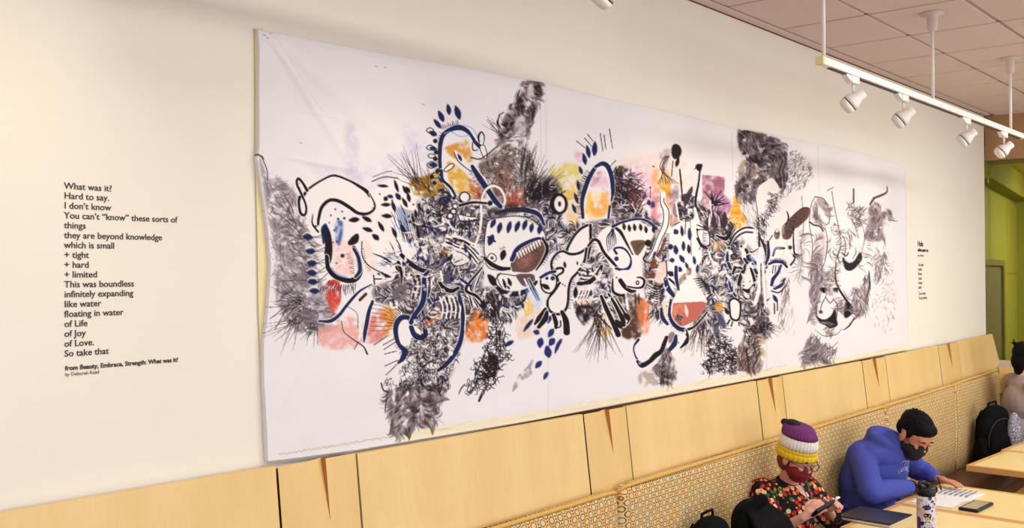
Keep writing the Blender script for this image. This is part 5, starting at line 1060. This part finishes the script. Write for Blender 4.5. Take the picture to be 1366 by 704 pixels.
    for q in (1, -1): MB().tube([hc+R @ V(p) for p in ((.06, .060*q, -.02), (.03, .082*q, .0), (-.008, .092*q, .02), (-.022, .088*q, 0))], .0018, 6).build('mask_loop', MT['mask_black'], r, True)
    hr_ = MB()
    for o, rr in (((-.022, 0, .060), (.102, .085, .078)), ((-.064, 0, .018), (.052, .076, .066)), ((.040, 0, .086), (.054, .068, .036)), ((.012, .074, .035), (.022, .010, .034)), ((.012, -.074, .035), (.022, .010, .034))): hr_.ell(hc+R @ (V(o)*1.05), [q*1.05 for q in rr], R)
    rg = random.Random(4)
    for k in range(260):
        t, p = rg.uniform(0, 6.28), rg.uniform(0, 1.25); dv = V((math.sin(p)*math.cos(t), math.sin(p)*math.sin(t), math.cos(p))); c0 = hc+R @ (V((-.022, 0, .056))*1.05)+R @ V((dv.x*.102, dv.y*.083, dv.z*.080)); c1 = c0+R @ (V((dv.x+.5, dv.y, dv.z*.6))).normalized()*.014; hr_.tube([c0-(c1-c0)*.4, c1], [.007, .003], 6)
    ha = remesh(hr_, 'hair', MT['hair'], r, .005, 2)
    face_eyes(hc, R, 1.05, r)
    # chest print: emblem ring, crossed sticks, arched letters
    n = V((-.42, -.86, .12)).normalized(); lx = V((0, 0, 1)).cross(n).normalized()*1; ux = n.cross(lx)
    cp = MB(); c0 = V((6.045, 2.12, .885))
    def Q(a, b): return c0+lx*a+ux*b
    cp.tube([Q(.016*math.cos(t)+.012, .020*math.sin(t)+.025) for t in np.linspace(0, 6.28, 18)], .0022, 6)
    cp.tube([Q(.012, .05), Q(.012, -.01)], .0016, 6); cp.tube([Q(-.05, .035), Q(-.03, .047), Q(-.005, .045)], .0016, 6); cp.tube([Q(.02, -.015), Q(.05, .0), Q(.062, .022)], .002, 6); cp.tube([Q(.02, -.01), Q(.042, -.022)], .002, 6)
    for k, seg_ in enumerate((((0, .02), (0, 0), (.010, 0)), ((0, 0), (.006, .02), (.012, 0), (.003, .008)), ((.012, .018), (.003, .018), (0, .009), (.003, 0), (.012, 0)), ((0, 0), (0, .02), (.010, .014), (0, .009), (.011, 0)), ((.006, .02), (0, .01), (.006, 0), (.012, .01), (.006, .02)), ((.012, .018), (.002, .016), (.011, .006), (.001, 0)), ((.012, .018), (.002, .016), (.011, .006), (.001, 0)), ((.012, .02), (0, .02), (0, .01), (.010, .01), (0, .01), (0, 0), (.012, 0)))):
        cp.tube([Q(-.062+k*.0155+a, -.022+.010*math.sin(k/7*math.pi)+b) for a, b in seg_], .0015, 5)
    from mathutils.bvhtree import BVHTree
    bv = BVHTree.FromPolygons([v.co for v in ho.data.vertices], [p.vertices for p in ho.data.polygons]); nv = []
    for v in cp.v:
        v = V(v); hgt = (v-c0).dot(n); fl_ = v-n*hgt; hit = bv.ray_cast(fl_+n*.35, -n, .6)[0]; nv.append(tuple((hit if hit else fl_)+n*(.0012+hgt*.4)))
    cp.v = nv; cp.build('chest_print', MT['white_print'], r, True)
    return r
# --- phone user in the striped hat
def woman():
    r = person_root((5.0, 2.30, 0), 'person in purple, white and yellow knit hat and floral shirt looking at a phone')
    hc = V((4.945, 2.27, 1.085)); skin = MB(); R = head(skin, hc, (-.30, -.86, -.42), (-.1, -.35, .93), .93); s = .93
    f, l, u = R.col[0], R.col[1], R.col[2]
    skin.tube([hc-u*.06-f*.02, V((4.985, 2.34, .95))], [.046, .054], 14, round_=True)
    sh = {1: V((5.135, 2.31, .895)), -1: V((4.83, 2.41, .915))}; el = {1: V((5.20, 2.20, .74)), -1: V((4.70, 2.30, .735))}; wr = {1: V((4.92, 2.10, .855)), -1: V((4.69, 2.12, .855))}
    tor = [V((4.99, 2.33, .58)), V((4.99, 2.34, .70)), V((4.985, 2.345, .81)), V((4.985, 2.36, .895))]
    def trunk(mb, k):
        mb.ell(tor[0], (.165+k, .13+k, .10+k)); mb.ell(tor[1], (.14+k, .105+k, .12+k)); mb.ell(tor[2], (.155+k, .108+k, .10+k), Matrix.Rotation(-.3, 3, 'Z')); mb.ell(tor[3], (.165+k, .070+k, .055+k), Matrix.Rotation(-.33, 3, 'Z'))
    trunk(skin, -.018)
    for q in (1, -1): skin.tube([sh[q], el[q]], [.040, .033], 12, round_=True); skin.tube([el[q], wr[q]], [.034, .022], 12, round_=True)
    hand(skin, wr[-1], (.42, -.55, .52), (.55, .1, -.3), 1, .62, .155); hand(skin, wr[1], (-.30, -.55, .42), (-.5, .1, -.4), -1, .62, .155)
    for q, hx in ((1, 5.08), (-1, 4.90)):
        kn = V((hx+.02*q, 1.90, .56)); skin.tube([V((hx, 2.31, .57)), kn], [.068, .05], 14, round_=True); skin.tube([kn, V((hx+.02*q, 1.94, .10))], [.048, .034], 14, round_=True); skin.tube([V((hx+.02*q, 1.96, .05)), V((hx+.02*q, 1.82, .035))], [.036, .032], 12, round_=True)
    remesh(skin, 'body', MT['skin'], r, .0055, 4)
    h = MB(); trunk(h, .020); h.tube([tor[3], V((4.985, 2.355, .935))], [.085, .062], 16, round_=True)
    for q in (1, -1):
        h.tube([sh[q], (sh[q]+el[q])/2, el[q].lerp(sh[q], .02)], [.072, .066, .064], 16, round_=True); h.tube([el[q], el[q].lerp(wr[q], .35)], [.062, .060], 14)
    for k in range(4): h.tube([V((4.86, 2.37-.02*k, .66+.06*k)), V((4.95, 2.225, .64+.06*k)), V((5.08, 2.225, .62+.055*k))], .010, 8, round_=True)
    ho = remesh(h, 'floral_shirt', MT['floral'], r, .007, 4)
    # open neck of the shirt: a skin vee and two collar flaps
    def W_(x, y, z): return V((x, y, z))
    m = MB(); m.add([W_(4.945, 2.272, .955), W_(5.005, 2.250, .955), W_(4.99, 2.222, .85), W_(4.95, 2.26, .95), W_(5.0, 2.24, .94)], [(0, 1, 2)]); vee = m.build('neck_skin', MT['skin'], r)
    for k in range(2): pass
    sb = vee.modifiers.new('b', 'SUBSURF'); sb.subdivision_type = 'SIMPLE'; sb.levels = 3; sb.render_levels = 3
    sw = vee.modifiers.new('s', 'SHRINKWRAP'); sw.target = ho; sw.wrap_method = 'NEAREST_SURFACEPOINT'; sw.wrap_mode = 'OUTSIDE_SURFACE'; sw.offset = .002
    MB().tube([W_(4.95, 2.262, .965), W_(4.968, 2.236, .90), W_(4.985, 2.206, .80), W_(4.99, 2.20, .76)], .0022, 6).build('lanyard', MT['strap'], r, True)
    MB().tube([W_(5.02, 2.255, .955), W_(5.01, 2.225, .89), W_(4.99, 2.203, .80)], .0022, 6).build('lanyard', MT['strap'], r, True)
    tr_ = MB()
    for q, hx in ((1, 5.08), (-1, 4.90)): tr_.tube([V((hx, 2.31, .58)), V((hx+.02*q, 1.89, .565)), V((hx+.02*q, 1.94, .14))], [.088, .068, .054], 16, round_=True)
    tr_.ell((4.99, 2.33, .57), (.165, .13, .09)); remesh(tr_, 'trousers', MT['cloth_black'], r, .012, 4)
    mk = MB()
    for o, rr in (((.048, 0, -.050), (.058, .072, .055)), ((.076, 0, -.032), (.030, .048, .036)), ((.042, 0, -.082), (.054, .060, .038)), ((.02, 0, -.060), (.056, .072, .038))): mk.ell(hc+R @ (V(o)*s), [q*s for q in rr], R)
    remesh(mk, 'face_mask', MT['mask_red'], r, .006, 4)
    face_eyes(hc, R, s, r)
    hb = MB(); hb.ell(hc+R @ V((-.05, 0, -.035)), (.055, .070, .060), R); hb.ell(hc+R @ V((-.03, -.055, -.03)), (.04, .022, .05), R)
    o = remesh(hb, 'hair', simple('red_brown_hair', rgb(120, 40, 34), .7, var=.3, scale=60), r, .006, 3)
    g_ = MB()
    for q in (1, -1): g_.tube([hc+R @ (V((.108, .034*q+.026*math.cos(t), .004+.021*math.sin(t)))*s) for t in np.linspace(0, 6.28, 20)], .0021, 6, False); g_.tube([hc+R @ (V(p)*s) for p in ((.106, .060*q, .008), (.06, .084*q, .010), (0, .088*q, .006))], .002, 6)
    g_.tube([hc+R @ (V((.110, y, .010))*s) for y in (-.009, 0, .009)], .002, 6); g_.build('spectacles', MT['glassfr'], r, True)
    # knitted hat, ribbed bands; axis leans back a little
    ax = (u*.97-f*.20).normalized(); fx = (f-ax*ax.dot(f)).normalized(); lx = ax.cross(fx); b0 = hc+ax*.012-fx*.012
    def band(name, prof, mat, ribs=34, amp=.0022, drift=0):
        rs = []
        for z, rr in prof:
            rs.append([b0+ax*z+(fx*math.cos(t)*1.08+lx*math.sin(t)*.94)*(rr+amp*math.cos(t*ribs))-fx*max(0, z-.10)*drift for t in np.linspace(0, 2*math.pi, ribs*4, endpoint=False)])
        return MB().rings(rs).build(name, mat, hat, True)
    hat = MB().rings([[b0+ax*z+(fx*math.cos(t)*1.08+lx*math.sin(t)*.94)*rr for t in np.linspace(0, 2*math.pi, 24, endpoint=False)] for z, rr in ((.01, .080), (.06, .082), (.10, .074))]).build('knit_hat', MT['kn_white'], r, True)
    hat['label'] = 'knitted hat banded in purple, white and yellow'
    band('yellow_cuff', [(.0, .090), (-.006, .097), (.0, .1015), (.014, .103), (.026, .101), (.030, .096), (.030, .090)], MT['kn_yellow'], 26, .0034)
    band('yellow_band', [(.026, .092), (.030, .0975), (.046, .0975), (.048, .090)], MT['kn_yellow'], 34)
    band('white_band', [(.047, .090), (.048, .0972), (.070, .0965), (.102, .0905), (.105, .084)], MT['kn_white'], 34)
    band('purple_crown', [(.104, .084), (.105, .0902), (.125, .086), (.142, .080), (.155, .070), (.163, .05), (.165, .02)], MT['kn_purple'], 34, .0024, .35)
    tp = MB(); tp.ell(b0+ax*.160-fx*.040-lx*.02, (.046, .040, .020), Matrix((fx, lx, ax)).transposed()); tp.ell(b0+ax*.152-fx*.090-lx*.03, (.026, .02, .018)); remesh(tp, 'hat_tip', MT['kn_black'], hat, .006, 3)
    return r
# --- seated person at the right edge, seen from behind
def far_person():
    r = person_root((9.0, 2.15, 0), 'person with black hair in a bun and grey sweater, cut by the right edge')
    hc = V((8.98, 2.13, 1.335)); skin = MB(); R = head(skin, hc, (.62, -.78, -.22), (0, -.1, 1), 1.08)
    f, l, u = R.col[0], R.col[1], R.col[2]
    skin.tube([hc-u*.07-f*.02, V((8.96, 2.17, 1.18))], [.046, .055], 14, round_=True)
    sh = {1: V((9.12, 2.27, 1.12)), -1: V((8.82, 2.05, 1.12))}; el = {1: V((9.26, 2.12, .88)), -1: V((8.88, 1.86, .87))}; wr = {1: V((9.22, 1.90, .80)), -1: V((9.05, 1.74, .80))}
    def trunk(mb, k): mb.ell((8.96, 2.17, .60), (.17+k, .14+k, .12+k)); mb.ell((8.95, 2.18, .78), (.145+k, .115+k, .15+k)); mb.ell((8.95, 2.17, .97), (.165+k, .12+k, .15+k), Matrix.Rotation(.6, 3, 'Z')); mb.ell((8.97, 2.16, 1.10), (.17+k, .08+k, .065+k), Matrix.Rotation(.6, 3, 'Z'))
    trunk(skin, -.02)
    for q in (1, -1): skin.tube([sh[q], el[q]], [.042, .034], 12, round_=True); skin.tube([el[q], wr[q]], [.034, .022], 12, round_=True); hand(skin, wr[q], (.3, -.9, -.1), (0, 0, -1), -q, .3, .16)
    for hx, hy in ((9.06, 2.10), (8.90, 2.02)):
        kn = V((hx+.12, hy-.38, .56)); skin.tube([V((hx, hy, .57)), kn], [.07, .052], 12, round_=True); skin.tube([kn, V((hx+.12, hy-.36, .1))], [.05, .035], 12, round_=True); skin.tube([V((hx+.12, hy-.34, .05)), V((hx+.16, hy-.48, .035))], [.036, .032], 12, round_=True)
    remesh(skin, 'body', MT['skin'], r, .0075, 4)
    h = MB(); trunk(h, .03)
    for q in (1, -1): h.tube([sh[q], (sh[q]+el[q])/2, el[q]], [.080, .072, .066], 16, round_=True); h.tube([el[q], wr[q].lerp(el[q], .15)], [.064, .045], 16, round_=True)
    h.tube([V((8.96, 2.16, 1.10)), V((8.96, 2.17, 1.165))], [.085, .065], 14, round_=True)
    for k in range(4): h.tube([V((8.80+.01*k, 2.16, 1.02-k*.07)), V((8.86, 2.02, 1.0-k*.08)), V((8.98, 1.98, .96-k*.07))], .013, 8, round_=True)
    remesh(h, 'sweater', MT['grey_knit'], r, .009, 5)
    tr_ = MB()
    for hx, hy in ((9.06, 2.10), (8.90, 2.02)): tr_.tube([V((hx, hy, .58)), V((hx+.12, hy-.38, .565)), V((hx+.12, hy-.36, .14))], [.09, .07, .055], 14, round_=True)
    tr_.ell((8.96, 2.16, .57), (.18, .15, .09)); remesh(tr_, 'trousers', MT['hoodie_dark'], r, .012, 4)
    hr_ = MB(); hr_.ell(hc+R @ V((-.028, 0, .040)), (.108, .100, .096), R); hr_.ell(hc+R @ V((-.06, 0, -.03)), (.066, .090, .085), R); hr_.ell(hc+R @ V((-.085, .015, .075)), (.042, .042, .04), R); hr_.ell(hc+R @ V((-.06, -.01, -.10)), (.035, .05, .05), R)
    rg = random.Random(2)
    for k in range(22):
        t = rg.uniform(0, 6.28); hr_.tube([hc+R @ V((-.085+.035*math.cos(t), .015+.035*math.sin(t), .085)), hc+R @ V((-.095+.055*math.cos(t), .015+.055*math.sin(t), .10+rg.uniform(-.02, .03)))], [.009, .004], 6, round_=True)
    remesh(hr_, 'hair', MT['hair'], r, .006, 2)
    mk = MB(); mk.ell(hc+R @ V((.055, 0, -.055)), (.052, .060, .050), R); remesh(mk, 'face_mask', MT['kn_white'], r, .008, 3)
    face_eyes(hc, R, 1., r); return r
def rebase(e):
    T = Matrix.Translation(-e.location)
    def rec(o):
        for c in o.children:
            if c.type == 'MESH': c.data.transform(T)
            rec(c)
    rec(e)
for fn in (man, woman, far_person): rebase(fn())

# ---------------------------------------------------------------- bags
def backpack(loc, label, s=1., pocket=False, rz=0):
    r = empty('backpack', loc, label, 'backpack', None, rz); m = MB()
    for o, rr in (((0, 0, .14), (.155, .095, .15)), ((0, 0, .27), (.150, .088, .15)), ((0, .005, .37), (.120, .070, .09)), ((.0, -.075, .15), (.12, .045, .12)), ((-.145, 0, .12), (.03, .06, .10)), ((.145, 0, .12), (.03, .06, .10))): m.ell(V(o)*s, [q*s for q in rr])
    m.box(-.13*s, -.07*s, .005, .13*s, .07*s, .09*s); remesh(m, 'pack_body', MT['cloth_black'], r, .010, 6)
    MB().tube([V(p)*s for p in ((-.04, .03, .43), (-.035, .03, .465), (0, .03, .475), (.035, .03, .48), (.04, .03, .44))], .008*s, 8).build('grab_handle', MT['cloth_black'], r, True)
    for q in (1, -1): MB().tube([V(p)*s for p in ((.06*q, .06, .41), (.075*q, .092, .34), (.08*q, .10, .22), (.085*q, .085, .10))], [.014*s]*4, 8).build('shoulder_strap', MT['cloth_black'], r, True)
    z = MB(); z.tube([V((.125*math.sin(t), -.088+.02*abs(math.sin(t)), .20+.17*math.cos(t)))*s for t in np.linspace(-1.9, 1.9, 18)], .0028*s, 6); z.build('zip', MT['slot'], r, True)
    if pocket:
        p = MB(); p.ell(V((.085, -.095, .24))*s, (.060*s, .045*s, .18*s)); p.ell(V((.09, -.095, .08))*s, (.06*s, .045*s, .08*s)); remesh(p, 'patterned_pocket', MT['paisley'], r, .010, 5)['label'] = 'grey and white paisley-patterned pocket'
    return r
backpack((8.58, 2.28, .50), 'upright black backpack with paisley pocket on the bench beside the person with a bun', 1.06, True, -.55)
backpack((4.17, 2.34, .50), 'black backpack slumped on the bench, partly behind the black jacket', .92, False, -.3)
def jacket():
    r = empty('jacket', (4.43, 2.2, .50), 'black jacket heaped on the bench in front of the person with the phone', 'jacket'); m = MB(); rg = random.Random(8)
    for o, rr in (((0, .03, .10), (.21, .16, .12)), ((.0, .06, .24), (.165, .115, .16)), ((-.01, .07, .36), (.12, .085, .11)), ((.11, .02, .20), (.09, .08, .17)), ((-.13, .02, .16), (.07, .09, .14))): m.ell(V(o), rr)
    for k in range(16):
        a = -.16+.022*k; m.tube([V((a*.5, .06, .45)), V((a*.9+rg.uniform(-.01, .01), -.04, .36)), V((a*1.2, -.09, .2)), V((a*1.35, -.11, .03))], [.012, .016, .018, .014], 8, round_=True)
    m.tube([V((-.09, .07, .42)), V((-.02, .0, .475)), V((.06, .04, .46)), V((.12, .06, .38))], .028, 10, round_=True)
    j = remesh(m, 'jacket_cloth', MT['cloth_black2'], r, .008, 5)
    s = MB(); s.tube([V((.15, .0, .33)), V((.17, -.06, .2)), V((.16, -.11, .05))], [.05, .052, .04], 14, round_=True); remesh(s, 'sleeve', MT['cloth_black2'], r, .009, 4)
    MB().tube([V((-.12, -.085, .20)), V((-.15, -.10, .12)), V((-.16, -.11, .03))], [.006, .008, .006], 8).build('drawcord', MT['strap'], r, True)
jacket()

# ---------------------------------------------------------------- things on the tables
TZ = .751
def bottle():
    x, y = 5.055, 1.66; r = empty('water_bottle', (x, y, TZ), 'tall sticker-covered water bottle with black straw lid on the nearest table', 'bottle'); R_ = .045
    H = .21
    MB().tube([(0, 0, .0), (0, 0, .004), (0, 0, .012), (0, 0, H-.015), (0, 0, H)], [R_*.92, R_*.98, R_, R_, R_*.86], 40).build('bottle_body', MT['sticker'], r, True)
    MB().tube([(0, 0, H-.002), (0, 0, H+.004), (0, 0, H+.034), (0, 0, H+.040)], [R_*.9, R_*.96, R_*.96, R_*.86], 36).build('lid', MT['black'], r, True)
    MB().tube([(-.035, .02, H+.036), (-.036, .02, H+.052), (-.028, .016, H+.066), (-.010, .006, H+.062), (.012, -.006, H+.046)], [.010, .011, .011, .010, .009], 12).build('spout', MT['black'], r, True)
    lp = MB(); lp.tube([(.030+.020*math.cos(t), -.020-.013*math.cos(t), H+.022+.017*math.sin(t)) for t in np.linspace(-2.2, 2.2, 14)], .006, 10); lp.build('carry_loop', MT['black'], r, True)
    MB().tube([(.052, -.033, H+.020), (.056, -.0355, H+.020)], .010, 14).build('loop_stud', MT['silver'], r, True)
    # a few flat stickers wrapped on the body: portrait in a dark bob, purple book, white star, lettering
    def st(name, pts, mat, off, a0, z0, w=.5):
        m = MB(); m.cm = 0; vs = []
        for px_, pz in pts: a = a0+px_/R_; vs.append(((R_+off)*math.cos(a), (R_+off)*math.sin(a), z0+pz))
        n = len(vs); c = (sum(v[0] for v in vs)/n, sum(v[1] for v in vs)/n, sum(v[2] for v in vs)/n); k = (R_+off)/math.hypot(c[0], c[1]); m.add(vs+[(c[0]*k, c[1]*k, c[2])], [(i, (i+1) % n, n) for i in range(n)]); return m.build(name, mat, r)
    A = math.atan2(-1.66, -5.055); circ = lambda a, b, n=14: [(a*math.cos(t), b*math.sin(t)) for t in np.linspace(0, 2*math.pi, n, endpoint=False)]
    S = {k: simple('sticker_'+k, c, .4, var=.02) for k, c in (('white', rgb(236, 230, 234)), ('purple', rgb(82, 56, 130)), ('ink', rgb(22, 26, 30)), ('skin', rgb(214, 170, 110)), ('teal', rgb(90, 160, 140)), ('pink', rgb(232, 176, 178)), ('navy', rgb(46, 44, 96)))}
    st('sticker', circ(.021, .024), S['white'], .0008, A+.12, .105); st('sticker', circ(.018, .013), S['ink'], .0012, A+.12, .118); st('sticker', circ(.011, .009), S['skin'], .0014, A+.10, .104); st('sticker', [(-.014, -.006), (.014, -.006), (.010, .006), (-.010, .006)], S['teal'], .0013, A+.12, .088)
    st('sticker', [(-.018, -.02), (.016, -.018), (.018, .018), (-.016, .02)], S['white'], .0008, A+.02, .052); st('sticker', [(-.015, -.017), (.013, -.015), (.015, .014), (-.013, .016)], S['purple'], .0012, A+.02, .050)
    st('sticker', circ(.012, .014), S['navy'], .001, A+.70, .050); st('sticker', circ(.013, .016), S['pink'], .001, A-.42, .14); st('sticker', [(-.012, -.03), (.012, -.03), (.012, .03), (-.012, .03)], S['purple'], .001, A-.85, .075); st('sticker', circ(.02, .012), S['navy'], .001, A+.05, .158)
    for k in range(7): st('sticker', [(-.003, -.007), (.003, -.006), (.004, .007), (-.002, .006)], S['white'], .0012, A-.5+k*.19, .178+.004*math.sin(k*2)); 
    for k in range(5): st('sticker', circ(.006, .008, 8), S[('ink', 'white', 'purple')[k % 3]], .001, A-.7+k*.34, .018)
    return r
m = NT('sticker_wrap', .35, .1); v = m.n('ShaderNodeTexVoronoi'); v.inputs['Scale'].default_value = 46; m.l(m.obj(), v.inputs['Vector']); sc_ = m.n('ShaderNodeSeparateColor'); m.l(v.outputs['Color'], sc_.inputs[0])
c = m.ramp(sc_.outputs[0], [(0, rgb(216, 206, 214)), (.35, rgb(84, 60, 130)), (.52, rgb(190, 170, 176)), (.68, rgb(40, 34, 54)), (.82, rgb(206, 150, 140))], 'CONSTANT'); m.col(m.mixc(m.math('LESS_THAN', v.outputs['Distance'], .52), rgb(214, 206, 214), c)); MT['sticker'] = m.m
bottle()
def laptop():
    r = empty('laptop', (5.285, 2.0, TZ), 'closed dark laptop with a silver edge on the nearest table corner', 'laptop', None, math.radians(-3))
    MB().box(-.14, -.14, .0, .14, .14, .013).build('base', MT['silver'], r, bevel=.003); MB().box(-.142, -.142, .0135, .142, .142, .021).build('lid', MT['laptop'], r, bevel=.003)
    MB().box(-.1435, -.11, .003, -.141, .08, .0115).build('front_edge', MT['silver'], r)
laptop()
def notebook():
    r = empty('open_notebook', (6.03, 1.87, TZ), 'open white notebook with printed notes under the writer\u2019s hands', 'notebook', None, math.radians(-4)); 
    def leafm(x0, x1, lift):
        rs = []
        for t in np.linspace(0, 1, 9):
            x = x0+(x1-x0)*t; h = .003+lift*math.sin(math.pi*min(1, t*1.15))*.9; rs.append([(x, -.13, 0), (x, .10, 0), (x, .10, h), (x, -.13, h)])
        return MB().rings(rs)
    leafm(0, -.25, .012).build('page_block', MT['paper'], r, False); leafm(0, .25, .010).build('page_block', MT['paper'], r, False)
    for k in range(6):
        m = MB(); y = -.10+.030*k
        for j in range(3): m.box(.04+.065*j, y, .0145, .095+.065*j, y+.012, .0150)
        m.build('printed_lines', MT['print'], r)
notebook()
def phone(name, loc, label, rz, a=.14, b=.08, tilt=None):
    r = empty(name, loc, label, 'phone', None, rz); MB().box(-a/2, -b/2, 0, a/2, b/2, .016).build('case', MT['black'], r, bevel=.006); MB().box(-a/2+.016, -b/2+.014, .0158, a/2-.016, b/2-.014, .0166).build('screen', MT['screen'], r)
    if tilt: r.rotation_euler = tilt
    return r
phone('smartphone', (5.88, 1.665, TZ), 'black smartphone lying face up on the table right of the notebook', math.radians(-3), .25, .105)
ph = phone('smartphone', (4.725, 2.035, .895), 'black smartphone held up in both hands of the person in the knit hat', 0, .13, .062, (math.radians(-42), math.radians(-16), math.radians(-20)))
MB().tube([(.07, -.02, .008), (.085, -.03, .012), (.10, -.03, .008)], [.004, .008, .004], 8).build('phone_charm', MT['lens'], ph, True)
pn = empty('pen', (6.16, 1.93, TZ+.03), 'thin dark pen held in the writer\u2019s right hand', 'pen'); MB().tube([(-.01, .0, -.026), (-.005, .004, -.018), (.03, .035, .05)], [.001, .004, .004], 8).build('barrel', MT['black'], pn, True)
